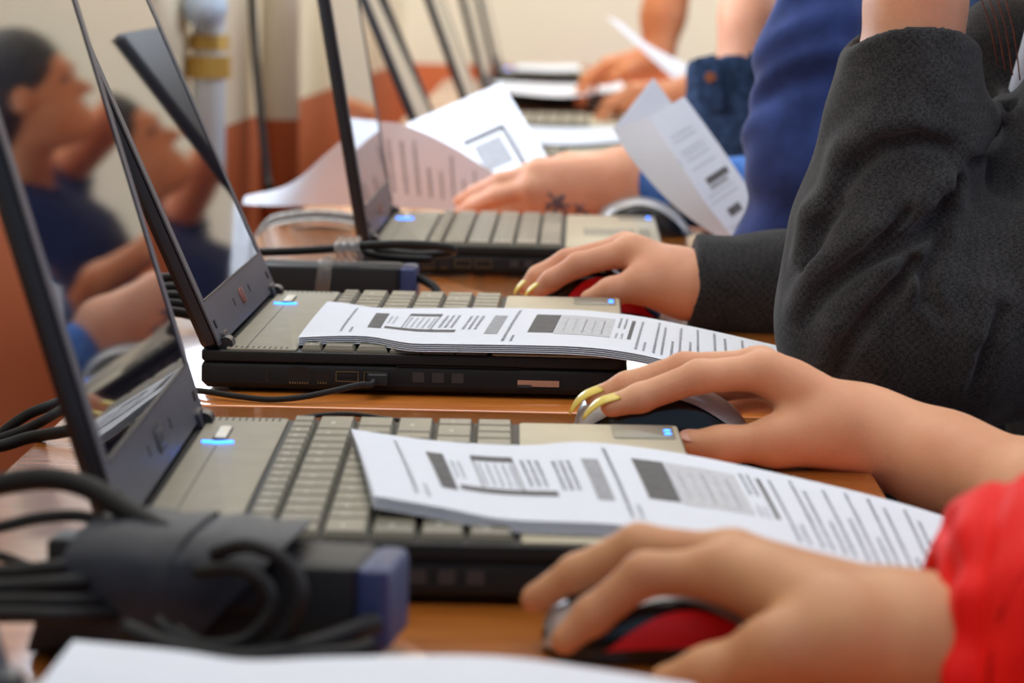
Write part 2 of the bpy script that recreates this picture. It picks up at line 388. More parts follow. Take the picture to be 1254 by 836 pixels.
def template_hand(wrist, fwd, up, thumb_side, curl=(22, 32, 20), sc=1.0, spread=0.0):
    f = Vector(fwd).normalized(); u = Vector(up); u = (u - f * u.dot(f)).normalized(); s = f.cross(u)
    if s.dot(Vector(thumb_side)) < 0: s = -s
    W = Vector(wrist)
    def L(x, y, z): return tuple(W + (f * x + s * y + u * z) * sc)
    mc = [(.088, .026, .004), (.090, .006, .007), (.084, -.014, .004), (.076, -.032, 0)]
    ln = [(.043, .025, .020), (.047, .029, .021), (.043, .027, .021), (.033, .020, .018)]
    fs = []
    for i in range(4):
        x, y, z = mc[i]; pts = [L(x, y, z)]; a = 0
        for k in range(3):
            a += math.radians(curl[k]); x += math.cos(a) * ln[i][k]; z -= math.sin(a) * ln[i][k]; y += spread * (1.5 - i) * ln[i][k]
            pts.append(L(x, y, z))
        fs.append(pts)
    th = [L(.024, .024, -.008), L(.060, .042, -.014), L(.088, .046, -.018), L(.108, .042, -.022)]
    return dict(wrist=tuple(W), side=tuple(s), fingers=fs, thumb=th)

def nail(name, tip, prev, up, length, width, material, parent):
    T = Vector(tip); d = (T - Vector(prev)).normalized(); u = Vector(up); u = (u - d * u.dot(d)).normalized(); s = d.cross(u)
    r = 0.0062; b = MB(); nu, nv = 12, 8; top = []; bot = []
    for i in range(nu + 1):
        t = i / nu; x = -0.006 + t * length; wd = width * (1 if t < 0.45 else max(0.10, math.sqrt(max(0, 1 - ((t - .45) / .57) ** 2))))
        dz = -0.45 * max(0, x - 0.002) ** 2 / 0.012
        for j in range(nv + 1):
            a = (j / nv - 0.5) * 2; y = a * wd / 2; z = r * math.sqrt(max(0.05, 1 - (a * 0.62 * wd / width) ** 2)) + 0.0004 + dz
            top.append(T + d * x + s * y + u * z); bot.append(T + d * x + s * y + u * (z - 0.0006))
    n1 = nv + 1; fs = []; o = len(top)
    for i in range(nu):
        for j in range(nv):
            a = i * n1 + j; fs.append((a, a + 1, a + n1 + 1, a + n1)); fs.append((o + a + n1, o + a + n1 + 1, o + a + 1, o + a))
    for i in range(nu):
        for j in (0, nv):
            a = i * n1 + j; fs.append((a, a + n1, o + a + n1, o + a))
    for j in range(nv): fs.append((j, j + 1, o + j + 1, o + j)); fs.append((nu * n1 + j, nu * n1 + j + 1, o + nu * n1 + j + 1, o + nu * n1 + j))
    b.add(top + bot, fs); return b.build(name, material, parent, smooth=True)

# ------------------------------------------------------------------ the room
def struct(o): o['kind'] = 'structure'; return o
b = MB(); b.add([(-.76, -1.5, 0), (4.2, -1.5, 0), (4.2, 7.6, 0), (-.76, 7.6, 0), (-.76, -1.5, -.05), (4.2, -1.5, -.05), (4.2, 7.6, -.05), (-.76, 7.6, -.05)],
                [(0, 1, 2, 3), (7, 6, 5, 4), (0, 4, 5, 1), (1, 5, 6, 2), (2, 6, 7, 3), (3, 7, 4, 0)])
b.v = [(x, y, z - .75) for x, y, z in b.v]; struct(b.build('floor', FLOORM))
def wallx(Y): return -0.4535 + 0.0552 * (Y - 4.50)
b = MB(); xa, xb = wallx(-1.5), wallx(7.44)
vs = [(xa, -1.5), (xb, 7.44), (xb - .12, 7.44), (xa - .12, -1.5)]
b.add([(x, y, -.75) for x, y in vs] + [(x, y, 2.0) for x, y in vs], [(3, 2, 1, 0), (4, 5, 6, 7), (0, 1, 5, 4), (1, 2, 6, 5), (2, 3, 7, 6), (3, 0, 4, 7)])
struct(b.build('wall_left', WALLL))
b = MB(); b.box(-.45, 4.2, 7.44, 7.56, -.75, 2.0); struct(b.build('wall_far', WALLF))
# window above the pipes on the left wall: frame, sill, glazing bars
b = MB()
def wbox(y0, y1, z0, z1, t0, t1):
    vs = [(wallx(y) + t, y, z) for z in (z0, z1) for y, t in ((y0, t0), (y1, t0), (y1, t1), (y0, t1))]
    b.add(vs, [(3, 2, 1, 0), (4, 5, 6, 7), (0, 1, 5, 4), (1, 2, 6, 5), (2, 3, 7, 6), (3, 0, 4, 7)])
for a_, c_ in ((2.5, 2.57), (3.80, 3.87)): wbox(a_, c_, .245, .77, 0, .03)
for a_, c_ in ((.245, .27), (.71, .77)): wbox(2.5, 3.87, a_, c_, 0, .03)
wbox(2.44, 3.93, .232, .245, 0, .04); k0 = len(b.f); wbox(2.5, 3.87, .25, .765, .002, .006); b.m[k0:] = [1] * (len(b.f) - k0)
struct(b.build('window_1', [PIPEW, mat('bright_daylight_pane', (225, 236, 255), .1, emit=((215, 230, 255), 1.6))]))
# heating pipes on the left wall
def wall_pipe(px, Y, r, label, valve=False):
    x = at(px, 60, Y)[0]
    t = empty('heating_pipe', (x, Y, -.75), label, 'pipe', None)
    b = MB(); b.tube([(0, 0, 0), (0, 0, 2.5)], r, 20); b.build('pipe', WALLL if not valve else PIPEW, t, smooth=True)
    if valve:
        z1 = at(px, 95, Y)[2] + .75; z2 = at(px, 68, Y)[2] + .75; zk = at(px, 8, Y)[2] + .75
        b = MB(); b.tube([(0, 0, z1), (0, 0, z2)], r * 1.45, 6); b.build('brass_nut', BRASS, t)
        b = MB(); b.tube([(0, 0, z2 + .008), (0, 0, z2 + .03)], r * 1.2, 12); b.build('brass_collar', BRASS, t, angle=40)
        b = MB(); b.tube([(0, -r, zk), (0, -r - .05, zk)], lambda q: r * (0.6 + 0.8 * math.sin(math.pi * min(q + .15, 1))), 20, sub=4); 
        b.build('valve_knob', VALVE, t, smooth=True)
        b = MB(); b.tube([(0, -r, zk), (0, -r - .02, zk), (0, -r - .045, zk), (0, -r - .055, zk)], lambda q: r * (1.25 if q < .7 else .9), 20); b.build('knob_cap', VALVE, t, smooth=True)
    return t
wall_pipe(256, 4.15, .024, 'white vertical heating pipe with brass nut and round pale valve beside the second lid', True)
wall_pipe(343, 4.75, .032, 'thick heating pipe painted cream above and orange below like the wall behind it')
# black cable hanging down the left wall
b = MB(); b.tube([at(306, -60, 4.3), at(312, 60, 4.3), at(320, 150, 4.25), at(328, 225, 4.2), at(330, 290, 4.1)[:2] + (-.05,)], .006, 8)
tag(b.build('wall_cable', CABLE, smooth=True), 'thick dark cable hanging straight down in front of the orange wall', 'cable')

# desks, pushed end to end along the row
def desk(y0, label, xl0, xr0):
    L = 1.215; a = -0.012
    t = empty('school_desk', (0, y0, -.75), label, 'desk', None, a)
    b = MB(); b.rbox(xl0, xr0, 0, L, .728, .75, .004, .0012); b.build('desk_top', WOOD, t, angle=40)
    for x in (xl0 + .03, xr0 - .04):
        for y in (.06, L - .06):
            b = MB(); b.box(x - .013, x + .013, y - .013, y + .013, 0, .728); b.build('leg', METAL, t)
    b = MB(); b.box(xl0 + .02, xl0 + .035, .08, L - .08, .35, .70); b.build('modesty_panel', CHAIRW, t)
    for y in (.06, L - .06):
        b = MB(); b.box(xl0 + .043, xr0 - .053, y - .01, y + .01, .10, .125); b.build('cross_bar', METAL, t)
    return t
desk(.552, 'orange wood desk nearest the camera, carrying the front laptop', -.283, .188)
desk(1.772, 'orange wood desk under the second and third laptops, behind the front one', -.268, .232)
desk(2.992, 'orange wood desk beyond the denim cuff, carrying the fourth laptop', -.235, .26)
desk(4.212, 'orange wood desk carrying the fifth laptop of the row', -.205, .28)
desk(5.432, 'far orange wood desk near the end wall with the last two laptops', -.18, .30)

# ------------------------------------------------------------------ laptops
D_, W_ = .267, .331
def text_mesh(ch, size):
    cu = bpy.data.curves.new('t', 'FONT'); cu.body = ch; cu.size = size; cu.align_x = 'CENTER'; cu.align_y = 'CENTER'
    o = bpy.data.objects.new('t', cu); COL.objects.link(o); bpy.context.view_layer.update()
    me = o.evaluated_get(bpy.context.evaluated_depsgraph_get()).to_mesh()
    v = [tuple(x.co) for x in me.vertices]; f = [tuple(p.vertices) for p in me.polygons]
    bpy.data.objects.remove(o); bpy.data.curves.remove(cu)
    return v, f
KC = {}
def key_mesh(w, d, ch):
    k = (round(w, 4), round(d, 4), ch)
    if k in KC: return KC[k]
    b = MB(); b.box(0, d, 0, w, 0, .0016, 0, .0004, .0004); b.box(.0004, d - .0004, .0004, w - .0004, .0016, .0040, 0, .0013, .0013)
    if ch:
        v, f = text_mesh(ch, .0052 if len(ch) == 1 else .0038)
        cx, cy = d * .42, (w * .36 if len(ch) == 1 else w * .45)
        b.add([(cx - y, cy + x, .00405) for x, y, z in v], [tuple(q) for q in f], 1)
    me = bpy.data.meshes.new('key'); me.from_pydata(b.v, [], b.f); me.materials.append(KEYM); me.materials.append(LEGEND)
    me.polygons.foreach_set('material_index', b.m); me.update(); KC[k] = me
    return me
ROWS = [
 [('esc', 1)] + [('f%d' % i, 15 / 17 if 0 else .875) for i in range(1, 13)] + [('ins', .875), ('del', .875), ('', .875), ('', .875)],
 [(c, 1) for c in '`1234567890-='] + [('bksp', 2)],
 [('tab', 1.5)] + [(c, 1) for c in 'QWERTYUIOP[]'] + [('\\', 1.5)],
 [('caps', 1.75)] + [(c, 1) for c in 'ASDFGHJKL;\''] + [('enter', 2.25)],
 [('shift', 2.25)] + [(c, 1) for c in 'ZXCVBNM,./'] + [('shift', 1.75), ('up', 1)],
 [('ctrl', 1.25), ('fn', 1), ('', 1), ('alt', 1.25), ('', 5.5), ('alt', 1), ('', 1), ('', 1), ('', 1), ('', 1)]]
def laptop(x0, y0, rot, tilt, label, keys=True, badge='grey', ka=.058, kb=.178):
    t = empty('laptop', (x0, y0, 0), label, 'laptop', 'row of matching laptops', rot)
    W = W_
    # base
    b = MB(); b.rbox(-.004, D_ + .002, 0, W, .003, .0195, .007, .0035); b.rbox(-.004, D_, .001, W - .001, .0195, .0268, .007, .0012)
    for x in (.02, D_ - .02):
        for y in (.02, W - .02): b.rbox(x - .008, x + .008, y - .008, y + .008, 0, .0032, .006, .0004)
    base = b.build('base', BODY, t, angle=35)
    b = MB(); b.rbox(.012, ka - .003, .004, W - .004, .0262, .0282, .003, .0007, 0)
    for k in range(11):
        x = .014 + k * .0036
        for y0_ in (.0065, W - .0145): b.box(x, x + .0011, y0_, y0_ + .008, .02815, .02835, 1)
    b.box(.0243, .0249, .004, .236, .02815, .0283, 1); 
    b.build('rear_deck', [DECK, BODY], t, angle=35)
    b = MB(); b.rbox(kb + .002, D_ - .001, .004, W - .004, .0262, .0282, .003, .0009, 0)
    b.box(kb + .018, kb + .066, .115, .185, .0281, .02835, 1)
    b.box(kb + .069, kb + .080, .115, .148, .0281, .0287, 1); b.box(kb + .069, kb + .080, .152, .185, .0281, .0287, 1)
    pr = b.build('palm_rest', [PALM, DECK], t, angle=35)
    b = MB(); b.rbox(kb + .052, D_ - .004, W - .050, W - .006, .0281, .0286, .002, .0002)
    b.build('indicator_panel', KEYM, pr, angle=35)
    for yy in (W - .035, W - .024):
        b = MB(); b.tube([(D_ - .0075, yy, .0285), (D_ - .0075, yy, .0290)], .0019, 12); b.build('blue_indicator_light', BLUELED, pr)
    # power button and its blue light
    b = MB(); b.rbox(.0205, .0285, .252, .292, .0281, .0286, .0035, .0002, 1); b.rbox(.0215, .0275, .2535, .2905, .0285, .0296, .003, .0004, 0); b.build('power_button', [PILL, PORT], t, angle=35)
    b = MB(); b.tube([(.0165, .2445, .0284), (.021, .243, .0284), (.0245, .2415, .0284), (.028, .243, .0284), (.0325, .2445, .0284)], .0011, 8); b.build('blue_power_light', BLUELED, t, smooth=True)
    # keyboard
    b = MB(); b.box(ka - .003, kb + .002, .0045, W - .0045, .0255, .0266); kbd = b.build('keyboard', WELL, t)
    H = [.0140] + [(kb - ka - .0140) / 5] * 5; x = ka
    if keys:
        for r, row in enumerate(ROWS):
            tot = sum(w for c, w in row); un = (W - .014) / tot; y = .007
            for c, w in row:
                o = link('key', key_mesh(w * un - .0009, H[r] - .0011, c if keys == 2 else ''), kbd); o.location = (x, y, .0266); y += w * un
            x += H[r]
    else:
        b = MB()
        for r, row in enumerate(ROWS):
            tot = sum(w for c, w in row); un = (W - .014) / tot; y = .007
            for c, w in row: b.box(x, x + H[r] - .0012, y, y + w * un - .001, .0266, .0306, 0, .001, .001); y += w * un
            x += H[r]
        o = b.build('key_block', KEYM, kbd); o['kind'] = 'stuff'
    # ports on the near side
    def q(name, bx, m, par=base):
        b = MB()
        for args in bx: b.box(*args)
        return b.build(name, m, par)
    f = -.0004
    q('usb_port', [(.083, .0975, f, .001, .0088, .0092), (.083, .0975, f, .001, .0150, .0154), (.083, .0834, f, .001, .0088, .0154), (.0971, .0975, f, .001, .0088, .0154), (.0845, .096, f, .001, .0118, .0135, 1)], [GOLD, PORT])
    q('usb_port', [(.101, .1155, f, .001, .0088, .0092), (.101, .1155, f, .001, .0150, .0154), (.101, .1014, f, .001, .0088, .0154), (.1151, .1155, f, .001, .0088, .0154), (.1025, .114, f, .001, .0118, .0135, 1)], [GOLD, PORT])
    q('network_port', [(.052, .067, f, .001, .0075, .0160), (.0555, .0635, f, .001, .0158, .0178)] + [(.0535 + k * .0016, .0542 + k * .0016, f - .0002, .001, .0068, .0080, 1) for k in range(8)], [PORT, GOLD])
    q('modem_port', [(.070, .079, f, .001, .0080, .0158)] + [(.0715 + k * .0016, .0722 + k * .0016, f - .0002, .001, .0072, .0082, 1) for k in range(4)], [PORT, GOLD])
    q('lock_slot', [(.0375, .0405, f, .001, .0075, .0150)], PORT)
    for xx in (.132, .1445, .157): q('embossed_symbol', [(xx, xx + .0075, f, .001, .0095, .0158)], ICON)
    q('card_slot', [(.122, .200, f / 2, .001, .0195, .0198), (.122, .1225, f / 2, .001, .006, .0195)], PORT)
    q('media_latch', [(.199, .2255, -.0012, .001, .0085, .0125), (.199, .208, -.0016, .001, .0078, .0096, 1)], [CHROME, ICON])
    # lid
    lid_l = .258
    b = MB(); b.rbox(-.001, lid_l, .0015, W - .0015, -.0115, -.0012, .008, .0035, 0)
    bz = .0135; bb = .0300; sy0, sy1 = .0015 + bz, W - .0015 - bz; z0, z1 = bb, lid_l - .014
    def slab(a0, a1, y0_, y1_): b.box(a0, a1, y0_, y1_, -.0012, .0, 1)
    slab(0, z0, .002, W - .002); slab(z1, lid_l - .001, .002, W - .002); slab(z0, z1, .002, sy0); slab(z0, z1, sy1, W - .002)
    for yy in (.02, W - .038): b.rbox(-.006, .006, yy, yy + .020, -.009, .0025, .0025, .001, 0)
    b.box(z0 - .0012, z0, sy0 - .001, sy1 + .001, 0, .0006, 0)
    b.v = [(z, y, x) for x, y, z in b.v]; b.f = [tuple(reversed(f_)) for f_ in b.f]
    lid = b.build('lid', [LIDM, BEZEL], t, angle=35); lid.location = (.0085, 0, .0300); lid.rotation_euler = (0, -math.radians(tilt), 0)
    b = MB(); b.box(-.0010, -.0006, sy0, sy1, z0, z1); b.build('screen', SCREEN, lid)
    b = MB(); yc = W / 2
    if badge == 'square':
        b.rbox(-.0068, .0068, yc - .015, yc + .015, 0, .0006, .004, .0002, 1); b.rbox(-.0048, .0048, yc - .011, yc + .011, .0005, .0009, .003, .0001, 0); b.rbox(-.0026, .0026, yc - .006, yc + .006, .0008, .0011, .001, .0001, 1)
    else:
        b.rbox(-.0055, .0055, yc - .010, yc + .010, 0, .0007, .005, .0002, 0)
    b.box(-.0055, .0055, yc - .0008, yc + .0008, .0002, .0009, 1)
    for dy in (-.042, .042):
        b2 = MB(); b2.box(0, .0003, yc + dy - .0018, yc + dy + .0018, .012, .0175); b2.build('bezel_mark', PORT, lid)
    b.v = [(z, y, x + .0145) for x, y, z in b.v]; b.f = [tuple(reversed(f_)) for f_ in b.f]
    b.build('lid_badge', [BEZEL if badge == 'square' else REDBADGE, PORT], lid, angle=35)
    for yy in (.012, W - .026):
        b = MB(); b.tube([(0, yy, 0), (0, yy + .014, 0)], .0052, 14); h = b.build('hinge', LIDM, t, angle=40); h.location = (.0105, 0, .0288)
        b = MB(); b.box(-.0002, .0008, yy + .003, yy + .009, .010, .0155); b.build('rubber_bumper', PORT, lid)
    return t
LP1 = laptop(-.1745, 1.2261, .0027, 17.2, 'silver-grey laptop nearest the camera with a printed handout across its keys', 2, 'square')
LP2 = laptop(-.1949, 1.8271, -.0268, 24.2, 'silver-grey laptop second from the camera, lid leaning furthest back, cable plugged in its side', 2, 'red', ka=.060, kb=.180)
LP3 = laptop(-.1349, 2.5275, -.0213, 10.2, 'third laptop from the camera, lid nearly upright, tattooed hand behind it', 2, 'red')
LP4 = laptop(-.118, 3.72, -.026, 23.4, 'fourth laptop of the row, blurred, white handout on its keys', False)
LP5 = laptop(-.070, 4.40, -.026, 20.9, 'fifth laptop of the row, blurred, hand on its right end', False)
LP6 = laptop(-.063, 5.42, -.026, 15.1, 'sixth laptop of the row, far and blurred', False)
LP7 = laptop(-.051, 6.38, -.026, 14.1, 'last laptop of the row, by the far cream wall', False)
LP0 = laptop(-.180, .650, .0, 17.2, 'laptop under the white sheet at the bottom edge, mostly out of view', False)

# ------------------------------------------------------------------ mice
def mouse(x, y, rz, kind, label, L=.100, Wd=.060, H=.038, nose=.16):
    t = empty('computer_mouse', (x, y, 0), label, 'computer mouse', None, rz)
    def P(s, ph):                      # s 0 front (-x) .. 1 rear, ph 0 near side .. pi far side
        hx = L * s; e = max(0, 1 - abs(2 * s - 1) ** 3.2); w = Wd / 2 * (e ** .42) * (1 - .10 * math.sin(math.pi * min(1, s * 1.0)) * 0.6)
        h = H * (max(0, math.sin(math.pi * (s * (.96 - nose) + nose))) ** .8) * (min(1, (1 - s) * 6) ** .5) * (min(1, s * 20 + .25) ** .5)
        c, sn = math.cos(ph), math.sin(ph)
        return (hx - L / 2, -w * (abs(c) ** .62) * (1 if c >= 0 else -1), .0015 + h * (sn ** .72 if sn > 0 else 0))
    ns = 40
    def band(f0, f1, n, off, mats, name, par=t):
        b = MB(); vs = []; fs = []
        for i in range(ns + 1):
            s = i / ns
            for j in range(n + 1):
                ph = f0(s) + (f1(s) - f0(s)) * j / n; p = P(s, ph); q = Vector((p[0], p[1], max(p[2] - .012, 0)));
                nn = Vector((0, p[1] * .6, p[2] - .008)); nn = nn.normalized() if nn.length > 1e-6 else Vector((0, 0, 1))
                vs.append(tuple(Vector(p) + nn * off))
        for i in range(ns):
            for j in range(n): a = i * (n + 1) + j; fs.append((a, a + n + 1, a + n + 2, a + 1))
        b.add(vs, fs); return b.build(name, mats, par, smooth=True)
    arc = lambda k, m: (lambda s: k + m * math.sin(math.pi * min(max((s * 1.05 - .0), 0), 1)) ** 1.2)
    side, grip, top = {'silver': (BLACKG, None, SILVER), 'red': (BLACKG, REDP, BLACKG), 'silverred': (BLACKG, REDP, SILVER)}[kind]
    band(lambda s: 0, lambda s: math.pi, 40, -.0006, side, 'body')
    a = arc(.42, .46) if kind == 'silver' else arc(.16, .62)
    band(lambda s: a(s), lambda s: math.pi - a(s), 24, .0005, top, 'top_shell')
    if kind == 'silver': 
        band(lambda s: a(s) - .05, lambda s: a(s) + .03, 3, .0009, SILVER, 'shell_rim')
    if grip:
        g0 = lambda s: .10; gm = .85 if kind == 'red' else .50; g1 = lambda s: .10 + gm * math.sin(math.pi * min(max((s - .22) / .74, 0), 1)) ** .9
        band(g0, g1, 10, .0006, grip, 'side_grip'); band(lambda s: math.pi - g0(s), lambda s: math.pi - g1(s), 10, .0006, grip, 'side_grip')
    b = MB(); z = P(.16, math.pi / 2)[2]; b.tube([(L * .16 - L / 2, -.0032, z - .002), (L * .16 - L / 2, .0032, z - .002)], .006, 16); b.build('scroll_wheel', BLACKG, t, angle=40)
    b = MB(); b.rbox(-L / 2 + .006, L / 2 - .006, -Wd / 2 + .008, Wd / 2 - .008, 0, .004, .01, .001); b.build('foot_plate', BLACKG, t, angle=35)
    # button seam
    b = MB(); b.tube([(-L / 2 + L * s, 0, P(s, math.pi / 2)[2] + .0004) for s in (.06, .1, .2, .3, .4)], .0005, 6); b.build('button_seam', PORT, t)
    return t
mouse(.064, 1.154, math.radians(8), 'silverred', 'black and silver mouse with a red side band under the nearest hand', H=.031, L=.100, nose=.08)
mouse(.0915, 1.628, 0, 'silver', 'silver mouse with glossy black side under the hand with long yellow nails', H=.0415, L=.112)
mouse(.067, 2.262, math.radians(-4), 'red', 'black mouse with red side band under the grey-cuffed hand')
mouse(.134, 2.955, math.radians(-3), 'silver', 'silver mouse with black side lying free behind the third laptop')

# ------------------------------------------------------------------ paper
random.seed(7)
def arc_pts(pts, n=40):
    P = [curve_at(pts, i / n) for i in range(n + 1)]; d = [0]
    for i in range(n): d.append(d[-1] + np.linalg.norm(P[i + 1] - P[i]))
    d = np.array(d) / d[-1]; P = np.array(P)
    return lambda t: np.array([np.interp(t, d, P[:, k]) for k in range(3)])
def make_surface(near, far, bulge=0.0):
    A, B = arc_pts(near), arc_pts(far)
    def S(s, t): 
        p = A(t) * (1 - s) + B(t) * s; p[2] += bulge * 4 * s * (1 - s) * (0.6 + 0.4 * math.sin(3 * t + 1)); return p
    return S
def sheet_obj(name, S, layout, parent, dz=0.0, dnear=0.0, nt=36, ns=10, drop=0.0, flip=False):
    def Q(s, t):
        p = S(s, t).copy(); p[2] -= dz + drop * (1 - s); p[1] -= dnear * (1 - s); return p
    b = MB(); top = [Q(j / ns, i / nt) for i in range(nt + 1) for j in range(ns + 1)]
    bot = [p - np.array([0, 0, .00016]) for p in top]; n1 = ns + 1; o = len(top); fs = []
    for i in range(nt):
        for j in range(ns):
            a = i * n1 + j; fs.append((a, a + n1, a + n1 + 1, a + 1)); fs.append((o + a + 1, o + a + n1 + 1, o + a + n1, o + a))
    for i in range(nt):
        for j in (0, ns): a = i * n1 + j; fs.append((a, a + n1, o + a + n1, o + a))
    for j in range(ns): fs.append((j, j + 1, o + j + 1, o + j)); a = nt * n1 + j; fs.append((a, a + 1, o + a + 1, o + a))
    b.add(top + bot, fs)
    def norm(s, t):
        e = .01; a = Q(min(s + e, 1), t) - Q(max(s - e, 0), t); c = Q(s, min(t + e, 1)) - Q(s, max(t - e, 0))
        n = np.cross(c, a); n = n / (np.linalg.norm(n) + 1e-9); return n if (n[2] > .5 or n[1] < 0) else -n
    def patch(s0, s1, t0, t1, mi, off=.00018):
        k = max(1, int(abs(t1 - t0) * 30)); m = max(1, int(abs(s1 - s0) * 12)); vs = []
        for i in range(k + 1):
            for j in range(m + 1):
                s = s0 + (s1 - s0) * j / m; t = t0 + (t1 - t0) * i / k; vs.append(Q(s, t) + norm(s, t) * off)
        b.add(vs, [(i * (m + 1) + j, (i + 1) * (m + 1) + j, (i + 1) * (m + 1) + j + 1, i * (m + 1) + j + 1) for i in range(k) for j in range(m)], mi)
    def strokes(*qs, mi=1, bar=.001):
        n = norm(qs[0][0], qs[0][2]) * .00018
        for s0, s1, t0, t1 in qs:
            if t1 == 0: t1 = t0 + bar
            a, c, d = Q(s0, t0), Q(s1, t0), Q(s0, t1); b.add([a + n, c + n, c + d - a + n, d + n], [(0, 3, 2, 1)], mi)
    for it in layout or []:
        if it[0] == 'line':
            _, s0, s1, t, h, mi = it; s = s0
            while s < s1:
                wl = random.uniform(.02, .075); e = min(s + wl, s1); x = s
                while x < e:
                    g = random.uniform(.0065, .0095); hh = h * random.choice((.6, .6, .75, 1.0)); w = g * .2
                    strokes((x, x + w, t - hh * .5, t + hh * .5), (x + g * .48, x + g * .48 + w, t - h * .3, t + h * .3), (x, x + g * .6, t + (h * .3 - h * .16) * random.choice((-1, 1)), 0), mi=mi, bar=h * .14); x += g
                s = e + .010
        else: patch(*it[1:])
    return b.build(name, [PAPER, INK, INKD, INKM, INKL], parent, smooth=False)
def page_layout(dense=1):
    L = [('line', .12, .88, .078, .009, 1), ('line', .10, .25, .098, .008, 1)]
    L += [('p', .25, .76, .128, .158, 2), ('p', .27, .33, .165, .325, 2), ('p', .70, .78, .205, .275, 2), ('p', .33, .70, .205, .209, 3), ('p', .33, .70, .271, .275, 3)]
    for t in (.215, .228, .241, .254, .266): L.append(('line', .36, .66, t, .008, 3))
    for t in (.168, .180): L.append(('line', .42, .66, t, .008, 3))
    for t in (.288, .300, .312): L.append(('line', .38, .74, t, .009, 1))
    for t in (.338, .350, .362): L.append(('line', .34, .72, t, .009, 1))
    L += [('p', .24, .74, .385, .412, 3)]
    L += [('line', .08, .92, .430, .010, 1), ('line', .08, .22, .446, .008, 1)]
    L += [('p', .30, .80, .470, .522, 2), ('p', .28, .80, .524, .640, 4)]
    for t in (.54, .56, .58, .60, .62):
        L.append(('line', .34, .70, t, .005, 3))
    for t in (.652, .664): L.append(('line', .55, .85, t, .008, 1))
    for t in (.652, .664): L.append(('line', .28, .42, t, .008, 3))
    L += [('p', .30, .82, .676, .684, 2)]
    t = .70; k = 0
    while t < .975:
        e = [.84, .30, .90, .80, .46, .88, .55, .92, .40, .93][k % 10]; L.append(('line', .09, e, t, .0088, 1)); t += [.0165, .022, .0165, .020][k % 4]; k += 1
    return L
def handout(name, near, far, label, layers=4, layout=None, bulge=.002, group=None, fan=.0007, flip=False, gapx=.0004):
    S = make_surface(near, far, bulge); c = S(.5, .5)
    t = empty(name, tuple(c), label, 'paper', group)
    for k in range(layers):
        o = sheet_obj('sheet', (lambda s, q, c=c: S(s, q) - c), layout if k == 0 else None, t, dz=k * gapx, dnear=k * .0011, drop=k * fan, flip=flip)
    return t
N1 = [at(458, 607, 1.272), at(540, 621, 1.265), at(620, 636, 1.252), at(740, 641, 1.247), at(850, 652, 1.24), at(950, 666, 1.228), at(1112, 712, 1.200), at(1212, 748, 1.185)]
F1 = [at(430, 525, 1.485), at(530, 539, 1.463), at(640, 545, 1.452), at(720, 541, 1.455), at(840, 556, 1.44), at(1000, 590, 1.42), at(1100, 615, 1.41), at(1160, 633, 1.405)]
handout('printed_handout', N1, F1, 'printed handout lying across the keys of the laptop nearest the camera', 5, page_layout(), .0015)
N2 = [at(365, 413, 1.852), at(414, 411, 1.852), at(454, 412, 1.850), at(501, 420, 1.828), at(548, 421, 1.825), at(700, 424, 1.818), at(767, 431, 1.805), at(811, 440, 1.795), at(885, 456, 1.785), at(960, 474, 1.775)]
F2 = [at(401, 369, 2.05), at(424, 371, 2.05), at(467, 377, 2.035), at(548, 377, 2.03), at(620, 377, 2.03), at(700, 379, 2.02), at(740, 382, 2.01), at(788, 388, 2.0), at(868, 404, 1.97), at(952, 423, 1.96)]
handout('printed_handout', N2, F2, 'printed handout lying across the keys of the second laptop, its right end drooping', 5, page_layout(), .001)
F0 = [at(90, 784, 1.0), at(214, 796, .992), at(301, 808, .984), at(420, 804, .986), at(600, 803, .986), at(739, 820, .98), at(850, 838, .97)]
N0 = [(x + (.004 if i == 0 else 0) * 0 - .004, y - .206, .036) for i, (x, y, z) in enumerate(F0)]
handout('printed_handout', N0, F0, 'blank white sheet edge along the bottom of the photo', 3, None, .001)

def loose(name, near, far, label, layout=None, flip=False, layers=1, group=None):
    return handout(name, near, far, label, layers, layout, 0, group, 0, flip, .0005)
def lines(t0, t1, dt, s0, s1, h=.012):
    L = []; t = t0
    while t < t1: L.append(('line', s0 + random.uniform(0, .05), s1 - random.choice((0, .05, .3)), t, h * 1.7, 1)); t += dt
    return L
loose('loose_sheet', [at(297, 250, 3.10), at(340, 252, 3.08), at(415, 252, 3.075), at(470, 254, 3.07), at(545, 258, 3.06), at(602, 264, 3.03)],
      [at(300, 240, 3.11), at(355, 225, 3.08), at(403, 185, 3.045), at(440, 156, 3.03), at(482, 150, 3.03), at(540, 172, 3.02), at(606, 212, 3.01)],
      'curled printed sheet in shade, its tip poking out left of the third lid', lines(.52, .93, .045, .15, .85, .010))
loose('loose_sheet', [at(545, 252, 3.06), at(600, 228, 3.07), at(672, 195, 3.09)], [at(497, 152, 3.26), at(555, 127, 3.26), at(614, 101, 3.26)],
      'bright white sheet with a square diagram, standing behind the tattooed hand', [('p', .50, .56, .40, .80, 2), ('p', .06, .56, .77, .81, 2), ('p', .14, .46, .46, .73, 3)] + lines(.84, .96, .05, .2, .75, .012))
t = empty('folded_handout', at(840, 210, 2.72), 'folded two-page handout with text and grey boxes, leaning by the navy sleeve', 'paper')
tc = np.array(at(840, 210, 2.72))
def sub(near, far, layout=None, flip=False):
    S = make_surface(near, far, 0); return sheet_obj('page', lambda s, q: S(s, q) - tc, layout, t, flip=flip)
